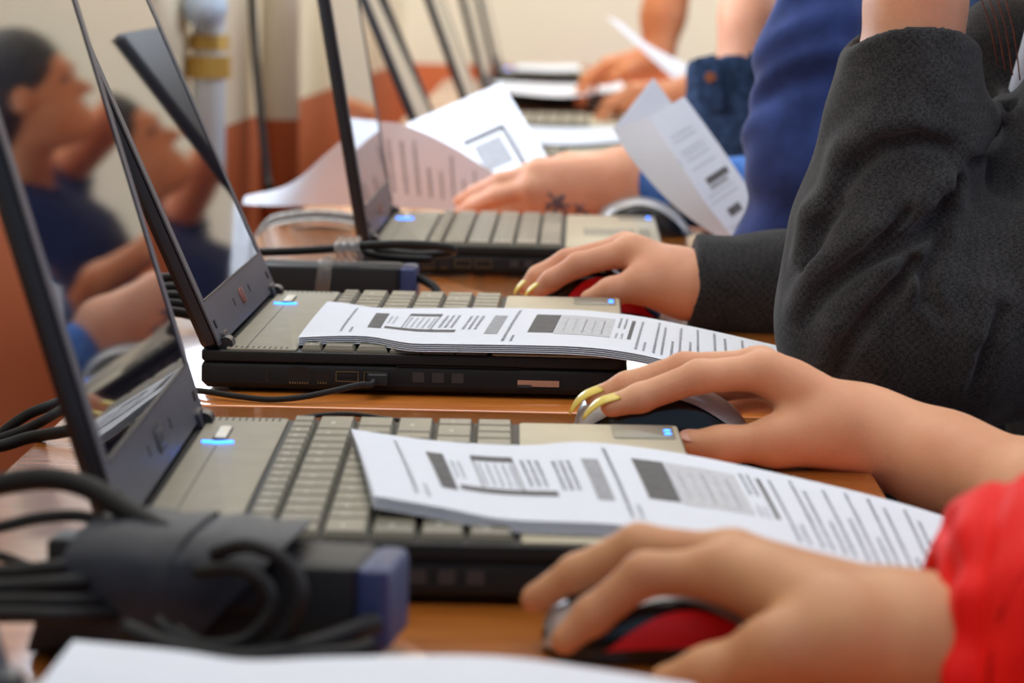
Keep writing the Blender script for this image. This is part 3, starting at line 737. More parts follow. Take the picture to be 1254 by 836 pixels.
sub([at(795, 143, 2.72), at(830, 195, 2.705), at(862, 250, 2.69), at(893, 300, 2.68)], [at(838, 118, 2.76), at(872, 165, 2.75), at(908, 217, 2.735), at(940, 265, 2.72)],
    [('line', .15, .75, q, .012, 1) for q in (.20, .24, .32, .35, .39, .46)] + [('p', .30, .85, .55, .60, 2), ('p', .30, .75, .61, .64, 3)] + [('line', .15, .8, q, .012, 1) for q in (.67, .72)] + [('p', .35, .65, .80, .86, 2), ('line', .2, .9, .92, .012, 1)])
sub([at(752, 156, 2.80), at(772, 187, 2.80), at(800, 220, 2.79)], [at(800, 95, 2.84), at(826, 131, 2.84), at(856, 172, 2.82)], [('line', .5, .9, .5, .02, 1)])
sub([at(750, 157, 2.70), at(776, 198, 2.685), at(826, 252, 2.67), at(892, 299, 2.66)], [at(794, 144, 2.70), at(826, 190, 2.68), at(862, 245, 2.665), at(904, 299, 2.66)])
loose('loose_sheet', [at(742, 20, 4.95), at(780, 55, 4.85), at(836, 107, 4.75)], [at(757, 26, 5.05), at(795, 55, 4.98), at(842, 80, 4.9)], 'narrow white sheet seen almost edge-on beside the far bare forearm')
loose('loose_sheet', [on(600, 172, .034), on(690, 177, .034), on(768, 172, .033)], [on(600, 152, .036), on(690, 156, .036), on(762, 155, .035)], 'white sheet on the keys of the fourth laptop', layers=2)
loose('loose_sheet', [on(612, 112, .034), on(690, 118, .034), on(765, 110, .036)], [on(605, 99, .036), on(690, 103, .036), on(760, 100, .036)], 'white sheet lying between the fifth and sixth laptops keyboards', layers=2)
loose('loose_sheet', [on(632, 85.5, .034), on(680, 87, .033), on(712, 86, .034)], [on(630, 79, .036), on(680, 79.5, .037), on(708, 79, .036)], 'small white sheet on the last laptop of the row', layers=2)

# ------------------------------------------------------------------ power supplies and cables
def brick(t, L, Wd, H, cap_m, z=0.0):
    b = MB(); b.rbox(-L / 2, L / 2 - .012, -Wd / 2, Wd / 2, z + .001, z + H, .006, .003); b.build('brick', PSU, t, angle=35)
    b = MB(); b.rbox(L / 2 - .014, L / 2, -Wd / 2 + .0005, Wd / 2 - .0005, z + .0015, z + H - .0005, .005, .003); b.build('end_cap', cap_m, t, angle=35)
c1 = at(300, 735, 1.13); c1 = (c1[0], 1.135, 0)
t = empty('power_supply', c1, 'black power supply wrapped in tape and its own cables, by the nearest lid', 'power supply', None, math.radians(-8))
brick(t, .125, .050, .036, BLUEP, .006)
b = MB()
def wrap(x0, x1, sk, hw=.031, z0=.0, z1=.047):
    vs = []; n = 20
    for k in range(n):
        a = 2 * math.pi * k / n; c, s_ = math.cos(a), math.sin(a)
        y = hw * (abs(c) ** .5) * (1 if c > 0 else -1); z = (z0 + z1) / 2 + (z1 - z0) / 2 * (abs(s_) ** .5) * (1 if s_ > 0 else -1)
        w = .0012 * math.sin(5 * a + x0 * 300)
        for x, g in ((x0, 0), (x0 * .6 + x1 * .4, .0022), (x0 * .3 + x1 * .7, .0006), (x1, .0015)): vs.append((x + sk * (z - .02), y + w + (g if y > 0 else -g), z + g))
    m = 4; b.add(vs, [(k * m + j, ((k + 1) % n) * m + j, ((k + 1) % n) * m + j + 1, k * m + j + 1) for k in range(n) for j in range(m - 1)])
wrap(-.075, -.030, .4, .036, 0, .052); wrap(-.052, -.004, .9, .036, 0, .051); b.build('tape_wrap', TAPE, t, smooth=True)
def cab(name, pts, r, label=None, parent=None, m=None, sub_=6):
    b = MB(); 
    if parent is not None:
        inv = parent_inv(parent); pts = [tuple(inv @ Vector(p)) for p in pts]
    b.tube(pts, r, 10, sub=sub_); o = b.build(name, m or CABLE, parent, smooth=True)
    if label: tag(o, label, 'cable')
    return o
def parent_inv(p): return (Matrix.Translation(p.location) @ Matrix.Rotation(p.rotation_euler.z, 4, 'Z')).inverted()
cab('cord_loop', [at(262, 678, 1.10), at(305, 668, 1.09), at(352, 690, 1.085), at(368, 730, 1.08), at(348, 775, 1.08), at(300, 800, 1.08), at(230, 790, 1.075), at(190, 760, 1.08)], .0030, parent=t)
cab('cord_loop', [at(240, 700, 1.095), at(290, 696, 1.088), at(325, 715, 1.083), at(330, 750, 1.08), at(300, 782, 1.078), at(250, 790, 1.075), at(215, 770, 1.08)], .0026, parent=t)
cab('cord_loop', [at(150, 770, 1.075), at(230, 800, 1.07), at(310, 806, 1.07), at(380, 792, 1.08), at(430, 775, 1.09), at(458, 762, 1.10)], .0045, parent=t)
cab('cord_loop', [at(200, 795, 1.075), at(300, 812, 1.07), at(380, 806, 1.075), at(440, 798, 1.08), at(457, 790, 1.083)], .0042, parent=t)
for k, (ya, yb, Y) in enumerate(((700, 692, 1.11), (718, 712, 1.10), (736, 735, 1.095), (752, 752, 1.09))):
    cab('cord_strand', [at(-60, ya + 2, Y), at(20, ya, Y), at(80, yb + 2, Y), at(150, yb, Y + .02), at(200, yb + 4, Y + .03)], .0034, parent=t)
b = MB(); q = parent_inv(t) @ Vector(at(118, 668, 1.15)); b.rbox(q.x - .018, q.x + .016, q.y - .012, q.y + .012, .008, q.z + .004, .004, .002, 0); b.rbox(q.x - .008, q.x + .008, q.y - .006, q.y + .006, q.z + .0035, q.z + .0045, .002, .0002, 1); b.build('plug_block', [PSU, LABELM], t, angle=35)
b = MB(); q = parent_inv(t) @ Vector(at(285, 716, 1.105)); b.rbox(q.x - .012, q.x + .012, q.y - .004, q.y + .006, q.z - .010, q.z + .006, .003, .0015, 0); b.rbox(q.x - .006, q.x + .006, q.y - .0045, q.y + .002, q.z + .002, q.z + .0065, .002, .001, 1); b.build('barrel_plug', [PSU, LABELM], t, angle=35)
cab('thick_cable', [at(-80, 612, 1.16), at(0, 593, 1.16), at(60, 586, 1.155), at(110, 598, 1.15), at(160, 628, 1.14), at(215, 660, 1.13), at(262, 690, 1.12)], .0048, 'thick black cable arching over the bare desk at the left into the taped bundle')
cab('thin_cable', [at(-80, 660, 1.15), at(0, 645, 1.15), at(50, 634, 1.15), at(100, 632, 1.148), at(140, 645, 1.14), at(180, 668, 1.13)], .0026, 'thin black cable below the thick arching one at the left edge')
cab('thin_cable', [at(-60, 672, 1.13), at(0, 681, 1.13), at(30, 692, 1.12), at(70, 705, 1.11)], .0024, 'short thin cable dipping into the taped bundle at the left edge')
# second power supply, behind the second laptop
c2 = on(425, 357, 0); t = empty('power_supply', (c2[0] - .003, 2.335, 0), 'black power supply in clear plastic wrap behind the second laptop', 'power supply', None, math.radians(-2))
brick(t, .128, .048, .030, BLUEP)
b = MB(); wrap(-.016, -.004, .1, .0255, 0, .0345); b.build('plastic_wrap', CLEAR, t, smooth=True)
cab('cord_end', [at(506, 338, 2.33), at(520, 344, 2.32), at(532, 352, 2.31), at(538, 364, 2.30)], .0036, parent=t)
cab('cord_end', [at(345, 335, 2.34), at(320, 332, 2.34), at(300, 338, 2.36), at(270, 352, 2.38)], .0050, parent=t)
cab('cord_loop', [at(300, 309, 2.36), at(345, 308, 2.35), at(400, 305, 2.34), at(440, 301, 2.33), at(500, 299, 2.32), at(548, 303, 2.32), at(552, 309, 2.33), at(510, 312, 2.34), at(460, 306, 2.35)], .0034, parent=t)
cab('cord_loop', [at(425, 300, 2.36), at(455, 311, 2.35), at(490, 316, 2.34), at(530, 318, 2.33)], .0032, parent=t)
b = MB(); qq = parent_inv(t)
for k in range(3): b.tube([tuple(qq @ Vector(at(418 + k * 10, 294, 2.35))), tuple(qq @ Vector(at(414 + k * 10, 304, 2.31))), tuple(qq @ Vector(at(420 + k * 10, 316, 2.315)))], .004, 8)
b.build('plastic_twist', CLEAR, t, smooth=True)
# cable plugged into the second laptop
b = MB(); p0 = at(462, 466, 1.815)
t = empty('usb_cable', (p0[0], p0[1], 0), 'thin black cable plugged into the near side of the second laptop', 'cable'); qq = Matrix.Translation(t.location).inverted()
b.rbox(-.0065, .0065, -.004, .0085, .0085, .0155, .002, .001); b.build('plug', PSU, t, angle=35)
b = MB(); b.tube([(-.002, -.004, .0115), (-.004, -.010, .010)] + [tuple(qq @ Vector(at(*p))) for p in ((440, 471, 1.80), (410, 478, 1.79), (370, 486, 1.785), (330, 489, 1.785), (290, 485, 1.79), (250, 479, 1.80), (225, 478, 1.82), (190, 480, 1.86))], .0020, 8)
b.build('cord', CABLE, t, smooth=True)
cab('thin_cable', [on(365, 512, .002), on(395, 508, .003), on(430, 507, .003), on(470, 512, .002), on(520, 520, .002)], .0014, 'thin black cable arching on the desk just behind the nearest keyboard')
# cables behind the lids
cab('thick_cable', [at(-40, 548, 1.63), at(0, 546, 1.63), at(35, 536, 1.63), at(75, 529, 1.62), at(130, 520, 1.62)], .0036, 'thick black cable crossing the pale desk at the left edge, lowest of three')
cab('thick_cable', [at(-40, 570, 1.70), at(0, 532, 1.70), at(30, 510, 1.70), at(60, 497, 1.70), at(110, 480, 1.72)], .0032, 'black cable rising from the left edge towards the lid, topmost of three')
cab('thick_cable', [at(-40, 550, 1.68), at(0, 537, 1.68), at(35, 524, 1.68), at(65, 508, 1.68), at(110, 480, 1.70)], .0030, 'black cable at the left edge, middle one of three')
for k, (ya, Y) in enumerate(((340, 2.22), (352, 2.20), (362, 2.18), (372, 2.17), (382, 2.15))):
    cab('lid_cable', [at(120, ya + 46 - k * 6, Y), at(175, ya + 10, Y), at(205, ya, Y), at(235, ya + 4, Y), at(275, ya + 16, Y)], .0038).update_tag()
o_l = ['topmost', 'second', 'third', 'fourth', 'lowest']
for k, o in enumerate([o for o in COL.objects if o.name.startswith('lid_cable')]): tag(o, 'black cable bunched behind the second lid, %s of the bunch of five' % o_l[k], 'cable')
for k, (y0_, Y, m) in enumerate(((262, 3.0, LABELM), (268, 2.98, CABLE), (272, 2.97, LABELM), (282, 2.95, CABLE))):
    o = cab('coiled_cable', [at(312, y0_ + 34, Y), at(330, y0_ + 8, Y), at(360, y0_, Y), at(395, y0_ - 2, Y), at(430, y0_ + 2, Y), at(450, y0_ + 10, Y)], .0030, m=m)
    tag(o, ['pale grey cable coiled left of the third lid, upper', 'black cable in the coil left of the third lid, upper', 'pale grey cable coiled left of the third lid, lower', 'black cable in the coil left of the third lid, lowest'][k], 'cable')

# ------------------------------------------------------------------ people
def bounds(pts, m): a = np.array(pts); return a.min(0) - m, a.max(0) + m
def hand_pts(H): return [H['wrist']] + list(H['fore']) + [p for f in H['fingers'] for p in f] + list(H['thumb'])
def noise3(P, f, s=0.0): return np.sin(P[:, 0] * f + s + 1.7 * np.sin(P[:, 1] * f * .7 + s)) * np.sin(P[:, 2] * f * 1.1 + s * 2 + 1.3 * np.sin(P[:, 0] * f * .6)) * np.cos(P[:, 1] * f * .9 + .5 * s)
def sitting(cfg):
    """generic seated figure facing -x; returns sdf of bare body (coarse), torso clothing and trousers, plus extents"""
    Y, xs = cfg['Y'], cfg['x']; zs = cfg.get('zs', .27); hp = Vector(cfg['head']); hd = Vector(cfg.get('hdir', (-1, 0, -.25))).normalized()
    pel = (xs + .10, Y, -.22); ch = (xs + .02, Y, .10)
    side = hd.cross(Vector((0, 0, 1))).normalized(); up = side.cross(hd)
    R = np.array([list(hd), list(side), list(up)], np.float32).T
    def hl(x, y, z): return tuple(hp + hd * x + side * y + up * z)
    head = [ell(hl(-.012, 0, .02), (.098, .076, .098), R), ell(hl(.028, 0, -.050), (.062, .056, .062), R), cap(hl(.070, 0, -.088), hl(.066, 0, -.088), .018)]
    face = [cap(hl(.086, 0, .004), hl(.108, 0, -.026), .007, .012), cap(hl(.084, .022, .022), hl(.084, -.022, .022), .012), cap(hl(.088, .014, -.062), hl(.088, -.014, -.062), .007)]
    ears = [ell(hl(-.004, sg * .078, -.005), (.016, .008, .032), R) for sg in (-1, 1)]
    neck = cap(hl(-.03, 0, -.06), (xs + .03, Y, zs + .03), .052, .058)
    torso = [cap((pel[0], Y - .09, pel[2]), (pel[0], Y + .09, pel[2]), .115), cap((xs + .06, Y - .06, -.05), (xs + .06, Y + .06, -.05), .105), cap((ch[0] + .01, Y - .085, ch[2] + .03), (ch[0] + .01, Y + .085, ch[2] + .03), .105),
             cap((xs + .03, Y - .14, zs), (xs + .03, Y + .14, zs), .050)]
    legs = []
    shoes = []
    for sg in (-1, 1):
        kn = (xs - .32, Y + sg * .12, -.20); an = (xs - .27, Y + sg * .13, -.67)
        legs += [cap((pel[0], Y + sg * .09, -.23), kn, .085, .062), cap(kn, an, .060, .040)]
        shoes += [cap((an[0] + .02, an[1], -.705), (an[0] - .15, an[1], -.712), .042, .036)]
    Fh = union([union(head, .03), union(face, .004), union(ears, .004)], .010)
    return dict(head=Fh, hl=hl, neck=neck, torso=torso, legs=legs, shoes=shoes, R=R, hp=hp)
def flat_floor(F, z): return lambda P: np.maximum(F(P), z - P[:, 2])
def person(label, cfg):
    Y, xs = cfg['Y'], cfg['x']; B = sitting(cfg); t = empty('person', (xs + .1, Y, -.75), label, 'person', None)
    T = np.array(t.location, np.float32); VQ = []
    arms = cfg['arms']; coarse = [B['neck'], union(B['torso'], .06)]
    for a in arms:
        H = a['hand']; h = a.get('h', .004)
        lo, hi = bounds(hand_pts(H), .05); V, Q = sdf_mesh(hand_sdf(H, a.get('sc', 1)), lo, hi, h); VQ.append((V - T, Q))
        ch = [H['fore'][-1]] + a.get('mid', []) + [a['shoulder']]
        if a.get('sleeve'):
            sp, sr = a['sleeve']; n0 = max(0, len(sp) - a.get('keep', 3)); coarse += chain([H['fore'][-1]] + list(sp[n0:]), [H['forer'][-1] * .9] + [r - .022 for r in sr[n0:]])
        else: coarse += chain(ch, [H['forer'][-1] * 1.0] + [.042] * len(a.get('mid', [])) + [.050])
    Fb = union([union(coarse, .03), B['head']], .02)
    pts = [tuple(B['hp']), (xs + .1, Y - .25, -.35), (xs + .1, Y + .25, -.35)] + [a['shoulder'] for a in arms] + [a['hand']['fore'][-1] for a in arms]
    lo, hi = bounds(pts, .16); V, Q = sdf_mesh(Fb, lo, hi, cfg.get('hb', .008)); VQ.append((V - T, Q))
    lp = [p for c in B['legs'] for p in (c[1], c[2])]; Fl = union(B['legs'], .03)
    np_mesh('body', VQ, cfg['skin'], t)
    # trousers, shoes
    Ft = union([union([('c', c[1], c[2], c[3] + .010, c[4] + .014) for c in B['legs']], .03), cap((xs + .10, Y - .09, -.24), (xs + .10, Y + .09, -.24), .125)], .03)
    lo, hi = bounds(lp + [(xs + .1, Y, -.24)], .16); lo[2] = -.70
    V, Q = sdf_mesh(lambda P: Ft(P) + .003 * noise3(P, 40), lo, hi, .010); np_mesh('trousers', [(V - T, Q)], cfg['trousers'], t)
    for c in B['shoes']:
        lo, hi = bounds([c[1], c[2]], .06); V, Q = sdf_mesh(flat_floor(union([c], .01), -.749), lo, hi, .006); np_mesh('shoe', [(V - T, Q)], SHOE, t)
    # head details
    hl = B['hl']; R = B['R']
    for sg in (-1, 1):
        b = MB(); p = Vector(hl(.074, sg * .030, .004)) - t.location; b.tube([tuple(p + Vector(R[:, 1].tolist()) * -.011), tuple(p), tuple(p + Vector(R[:, 1].tolist()) * .011)], lambda q: .002 + .0065 * math.sin(math.pi * q), 12); b.build('eye', EYEW, t, smooth=True)
    hs = cfg.get('hair', ('short', HAIRK))
    if hs[0] == 'short': hp_ = [ell(hl(-.022, 0, .032), (.104, .084, .100), R), ell(hl(-.055, 0, -.02), (.06, .074, .07), R)]
    else: hp_ = [ell(hl(-.020, 0, .030), (.108, .090, .104), R), ell(hl(-.055, 0, -.05), (.068, .086, .12), R), cap(hl(-.06, -.04, -.10), tuple(Vector(hl(-.06, -.05, -.16)) + Vector((0.02, 0, -.06))), .05, .03), cap(hl(-.06, .04, -.10), tuple(Vector(hl(-.06, .05, -.16)) + Vector((0.02, 0, -.06))), .05, .03)]
    Fhair0 = union(hp_, .02); cutter = ell(hl(.095, 0, -.045), (.085, .074, .098), R)
    Fhair = lambda P: smax(Fhair0(P) + .0022 * noise3(P, 130), -ev(cutter, P), .008)
    lo, hi = bounds([p[1] for p in hp_], .15); V, Q = sdf_mesh(Fhair, lo, hi, .006); np_mesh('hair', [(V - T, Q)], hs[1], t)
    # clothing on the torso and sleeves
    tor = [('c', c[1], c[2], c[3] + .014, c[4] + .014) for c in B['torso']]
    slv = []; VQ = []
    for a in arms:
        if a.get('sleeve'):
            for oy in ((-a['flat'], a['flat']) if a.get('flat') else (0,)): slv += chain([(p[0], p[1] + oy, p[2]) for p in a['sleeve'][0]], a['sleeve'][1])
    Fc0 = union([union(tor, .07), union(slv, .03)], .035) if slv else union(tor, .07)
    fa = cfg.get('fold', .004)
    cuts = cfg.get('cuts', [])
    def Fc(P):
        v = Fc0(P) + fa * noise3(P, 34, Y) + fa * .5 * noise3(P, 80, Y * 2)
        nk = ev(cap((xs + .02, Y, zs_ + .02), (xs - .0, Y, zs_ + .12), .066, .075), P); v = smax(v, -nk, .006)
        for c in cuts: v = c(v, P)
        return v
    zs_ = cfg.get('zs', .27)
    pts = [p for c in tor + slv for p in (c[1], c[2])]
    if cfg.get('fine'):
        Ff, lo, hi, h = cfg['fine'](Fc); V, Q = sdf_mesh(Ff, lo, hi, h); VQ.append((V - T, Q))
        l2, h2 = lo.copy(), hi.copy()
        def Frest(P):
            ins = np.minimum.reduce([P[:, 0] - l2[0], h2[0] - P[:, 0], P[:, 1] - l2[1], h2[1] - P[:, 1], P[:, 2] - l2[2], h2[2] - P[:, 2]])
            return np.maximum(Fc(P) , ins - .004)
        lo, hi = bounds(pts, .10); V, Q = sdf_mesh(Frest, lo, hi, .0042); VQ.append((V - T, Q))
    else:
        lo, hi = bounds(pts, .10); V, Q = sdf_mesh(Fc, lo, hi, cfg.get('hc', .007)); VQ.append((V - T, Q))
    np_mesh(cfg.get('top_name', 'shirt'), VQ, cfg['top'], t)
    # the chair
    ct = empty('classroom_chair', (xs + .13, Y, -.75), cfg['chair'], 'chair', 'classroom chairs along the row')
    b = MB(); b.rbox(-.20, .20, -.19, .19, .405, .420, .03, .003); b.build('seat', CHAIRW, ct, angle=35)
    b = MB(); b.rbox(-.19, .19, -.09, .09, 0, .012, .03, .003); b.v = [(.225 + z + (y + .09) * .10, x, .73 + y) for x, y, z in b.v]; b.build('backrest', CHAIRW, ct, angle=35)
    for sx in (-.17, .17):
        for sy in (-.165, .165):
            b = MB(); top = .405 if sx < 0 else .78
            b.tube([(sx * 1.12, sy, 0), (sx, sy, .40)] + ([(sx + .06, sy, .80)] if sx > 0 else []), .011, 10, sub=4); b.build('leg', METAL, ct, smooth=True)
    b = MB(); b.box(-.17, .17, -.175, -.155, .385, .405); b.build('side_rail', METAL, ct)
    b = MB(); b.box(-.17, .17, .155, .175, .385, .405); b.build('side_rail', METAL, ct)
    return t, Fc
def clip_start(p, d, soft=.004):
    """cut clothing off flat in front of point p, d pointing into the sleeve"""
    p = np.array(p, np.float32); d = np.array(d, np.float32); d /= np.linalg.norm(d)
    return lambda v, P: smax(v, -((P - p) @ d), soft)

# --- nearest hand: red jacket, on the red-banded mouse
H0 = dict(wrist=at(1122, 780, 1.088), side=(.15, -.98, .05), forer=[.0175, .023, .034], fr=.94,
          fingers=[[at(886, 700, 1.108), at(790, 703, 1.112), at(726, 753, 1.112), at(692, 783, 1.110)],
                   [at(896, 684, 1.130), at(782, 668, 1.142), at(706, 702, 1.150), at(655, 733, 1.154)],
                   [at(908, 688, 1.150), at(822, 676, 1.166), at(768, 696, 1.174), at(744, 712, 1.176)],
                   [at(930, 700, 1.166), at(868, 694, 1.182), at(830, 712, 1.188), at(812, 728, 1.190)]],
          thumb=[at(1035, 776, 1.070), at(950, 796, 1.064), at(868, 824, 1.072), at(818, 834, 1.078)], fore=[at(1230, 812, 1.08), at(1480, 850, 1.05)])
W0 = H0['wrist']
axc = Vector(at(1400, 815, 1.06)) - Vector(at(1140, 790, 1.10)); 
armsA = [dict(hand=H0, h=.0022, shoulder=(.58, 1.12, .26), mid=[(.50, 1.02, .0)],
              sleeve=([at(1150, 790, 1.10), at(1215, 790, 1.10), at(1330, 800, 1.08), at(1480, 830, 1.05), (.50, 1.02, .0), (.58, 1.10, .26)], [.046, .054, .062, .068, .068, .070])),
         dict(hand=dict(template_hand((.22, .70, .02), (-1, .05, -.1), (0, 0, 1), (0, 1, 0)), fore=[(.40, .72, .0)], forer=[.019, .036]), h=.004, shoulder=(.58, .80, .26), mid=[],
              sleeve=([(.27, .705, .022), (.42, .72, 0), (.58, .80, .26)], [.045, .06, .07]))]
cut0 = clip_start(at(1143, 790, 1.10), (1, -.06, -.10))
rc_a = np.array(at(1150, 790, 1.10), np.float32); rc_d = np.array(at(1330, 800, 1.08), np.float32) - rc_a; rc_d /= np.linalg.norm(rc_d)
def red_folds(v, P):
    q = P - rc_a; x = q @ rc_d; ph = np.arctan2(q[:, 2] - x * rc_d[2], -(q[:, 1] - x * rc_d[1]))
    near = np.exp(-np.maximum(x, 0) / .055)
    pl = np.sin(ph * 11 + 1.5 * np.sin(x * 70)) * .0018 * near
    ring = .0045 * np.exp(-((x - .026) / .0045) ** 2) + .0040 * np.exp(-((x - .052 - .006 * np.sin(ph * 3)) / .007) ** 2)
    puff = np.sin(x * 85 + 1.6 * np.sin(ph * 2.5) + 1.0) * .0030 * (1 - near) * np.clip(1.6 - x * 5, 0, 1)
    return v - pl + ring - puff
def red_cuff(v, P):     # elasticated cuff, hollow around the wrist
    a, b_ = np.array(at(1132, 786, 1.10), np.float32), np.array(at(1170, 790, 1.10), np.float32)
    inner = ev(cap(a - (b_ - a) * .5, b_, .0345, .030), P); ring = ev(cap(a, b_, .0420, .043), P)
    v = smin(v, ring, .006); v = smax(v, -((P - np.array(at(1128, 760, 1.10), np.float32)) @ np.array([.985, -.05, -.16], np.float32)), .003)
    return smax(v, -inner, .003)
def fineA(Fc): 
    lo, hi = bounds([at(1110, 600, 1.10), at(1330, 900, 1.10), at(1200, 780, 1.03), at(1200, 780, 1.19)], .0); return Fc, lo, hi, .0028
person('person in a red puffer jacket at the right edge, hand on the nearest mouse', dict(Y=.96, x=.60, head=(.55, .96, .50), arms=armsA, skin=SKIN0, top=REDCLOTH, top_name='jacket', trousers=BLACKTR,
       hair=('short', HAIRB), cuts=[cut0, red_folds, red_cuff], fold=.0035, fine=fineA, chair='classroom chair of the person in red, beyond the right edge'))

# --- second hand: bare forearm, long yellow nails, on the silver mouse
H1 = dict(wrist=at(1062, 528, 1.612), side=(.05, -1, -.05), forer=[.0185, .0225, .0285, .036],
          fingers=[[at(938, 455, 1.602), at(856, 461, 1.598), at(784, 487, 1.597), at(749, 497, 1.596)],
                   [at(930, 450, 1.622), at(838, 452, 1.620), at(768, 473, 1.620), at(730, 488, 1.620)],
                   [at(955, 468, 1.640), at(880, 472, 1.646), at(824, 486, 1.650), at(792, 500, 1.650)],
                   [at(972, 486, 1.655), at(912, 488, 1.665), at(880, 500, 1.668), at(858, 510, 1.668)]],
          thumb=[at(1028, 528, 1.592), at(952, 541, 1.585), at(884, 545, 1.584), at(849, 542, 1.586)], fore=[at(1150, 566, 1.59), at(1290, 625, 1.53), (.44, 1.40, -.02)])
armsB = [dict(hand=H1, h=.0018, shoulder=(.60, 1.56, .24), sleeve=([(.56, 1.50, .14), (.60, 1.56, .24)], [.062, .066])),
         dict(hand=dict(template_hand((.40, 1.27, -.13), (-1, .1, -.1), (0, 0, 1), (0, 1, 0)), fore=[(.56, 1.25, -.03)], forer=[.019, .036]), h=.004, shoulder=(.60, 1.27, .24), sleeve=([(.59, 1.26, .12), (.60, 1.27, .24)], [.062, .066]))]
armsB[0]['hand']['fore'][-1] = (.45, 1.42, -.02)
tB, _ = person('person with a bare forearm and long yellow nails, hand on the silver mouse', dict(Y=1.40, x=.62, head=(.57, 1.40, .50), arms=armsB, skin=SKIN1, top=SHIRTW, top_name='t_shirt', trousers=JEANS,
       hair=('long', HAIRB), chair='classroom chair of the person with the bare forearm'))
def child_nail(t, tip, prev, up, L, w, m):
    inv = Matrix.Translation(t.location).inverted(); return nail('fingernail', tuple(inv @ Vector(tip)), tuple(inv @ Vector(prev)), up, L, w, m, t)
for i, L in ((0, .0235), (1, .0235), (2, .020), (3, .018)): child_nail(tB, H1['fingers'][i][3], H1['fingers'][i][2], (-.55, -.25, .8), L, .0105, YNAIL)
child_nail(tB, H1['thumb'][3], H1['thumb'][2], (0, -.5, .8), .014, .011, PNAIL)

# --- third: grey wool jacket, chin on hand, right hand on the red mouse
H2 = dict(wrist=at(838, 347, 2.20), side=(.05, -1, -.05), forer=[.0205, .018, .024],
          fingers=[[at(774, 307, 2.205), at(708, 324, 2.205), at(675, 343, 2.205), at(659, 356, 2.205)],
                   [at(766, 303, 2.225), at(694, 320, 2.225), at(659, 338, 2.225), at(645, 352, 2.225)],
                   [at(770, 305, 2.245), at(706, 320, 2.247), at(676, 338, 2.250), at(664, 352, 2.250)],
                   [at(780, 310, 2.262), at(730, 322, 2.266), at(704, 340, 2.268), at(694, 352, 2.270)]],
          thumb=[at(812, 343, 2.188), at(786, 348, 2.180), at(748, 357, 2.178), at(722, 366, 2.180)], fore=[at(900, 352, 2.21), at(1080, 360, 2.25)])
cuff_l = at(1112, 62, 1.90)
HL = dict(template_hand(at(1122, 2, 1.905), (.25, .0, 1), (-1, -.2, .2), (0, 1, 0), (16, 20, 14)), fore=[at(1112, 110, 1.90), at(1096, 380, 1.885)], forer=[.029, .029, .034])
armsC = [dict(hand=H2, h=.0024, flat=.010, shoulder=(.47, 2.18, .25), mid=[(.46, 2.27, .02)], sleeve=([at(858, 350, 2.205), at(960, 358, 2.22), at(1080, 372, 2.25), (.46, 2.27, .02), (.48, 2.18, .24)], [.0325, .0350, .042, .056, .07])),
         dict(hand=HL, h=.003, shoulder=(.49, 1.93, .25), mid=[], sleeve=([at(1113, 68, 1.90), at(1108, 170, 1.895), at(1082, 300, 1.885), at(1066, 398, 1.875), at(1170, 400, 1.880), at(1300, 370, 1.89), at(1420, 300, 1.91), (.49, 1.93, .25)], [.047, .048, .055, .056, .062, .066, .068, .072]))]
cutR = clip_start(at(846, 350, 2.20), (1, .0, -.05)); cuffL_p = np.array(at(1112, 40, 1.90), np.float32)
def cutL(v, P):
    near = np.abs(P[:, 1] - 1.90) < .075
    d = P - cuffL_p; pl = d[:, 2] + 9.0 * (d[:, 0] ** 2) - .008 - .10 * d[:, 0]
    m = near & (P[:, 0] < .325) & (P[:, 2] > .12)
    return np.where(m, smax(v, pl, .005), v)
bulkC_ = union([cap(at(1215, 335, 1.935), at(1345, 175, 1.955), .063, .066)], .02)
frontC_ = union([cap(at(1240, 70, 2.085), at(1222, 330, 2.085), .047, .060)], .02)
def bulkC(v, P): return smin(smin(v, bulkC_(P), .012), frontC_(P), .010)
def holeR(v, P): return smax(v, -ev(cap(at(825, 350, 2.2), at(866, 351, 2.21), .027, .025), P), .003)
def holeL(v, P): return smax(v, -ev(cap(at(1114, 20, 1.90), at(1110, 90, 1.90), .040, .034), P), .004)
def fineC(Fc):
    lo, hi = bounds([at(950, 560, 1.80), at(1300, -10, 1.80), at(1290, 300, 2.0)], .0); lo[1] = 1.785; hi[1] = 2.025
    lines_ = [([(985, 392), (1012, 352), (1050, 322), (1100, 300), (1140, 285)], .0055, .0085), ([(1160, 262), (1150, 300), (1134, 335), (1136, 368), (1150, 386)], .005, .008),
              ([(1018, 470), (1040, 420), (1065, 385), (1098, 350), (1120, 318)], .0055, .0085), ([(1172, 222), (1158, 250), (1140, 272), (1112, 294)], .0075, .010),
              ([(1022, 250), (1045, 205), (1080, 178), (1120, 170), (1160, 178)], .005, .007), ([(990, 330), (1005, 280), (1030, 250)], .005, .006),
              ([(1240, 128), (1216, 160), (1188, 200)], .004, .008), ([(1040, 330), (1075, 300), (1112, 262)], .005, .007), ([(1190, 480), (1210, 430), (1225, 380)], .005, .006)]
    gro = []; rid = []
    for pts, r, dp in lines_:
        P3 = [np.array(trace(Fc, px, py, 1.6, 2.4)) for px, py in pts]
        gro.append(union(chain(P3, [r * .45] + [r] * (len(P3) - 2) + [r * .5]), .002))
        P4 = [np.array(trace(Fc, px - 6, py - 13, 1.6, 2.4)) + np.array([0, .006, 0]) for px, py in pts]
        rid.append(union(chain(P4, [r * .6] + [r * 1.75] * (len(P4) - 2) + [r * .6]), .004))
    G, Rr = union(gro, .004), union(rid, .006)
    def Ff(P): return smax(smin(Fc(P), Rr(P), .016), -G(P), .008)
    return Ff, lo, hi, .0026
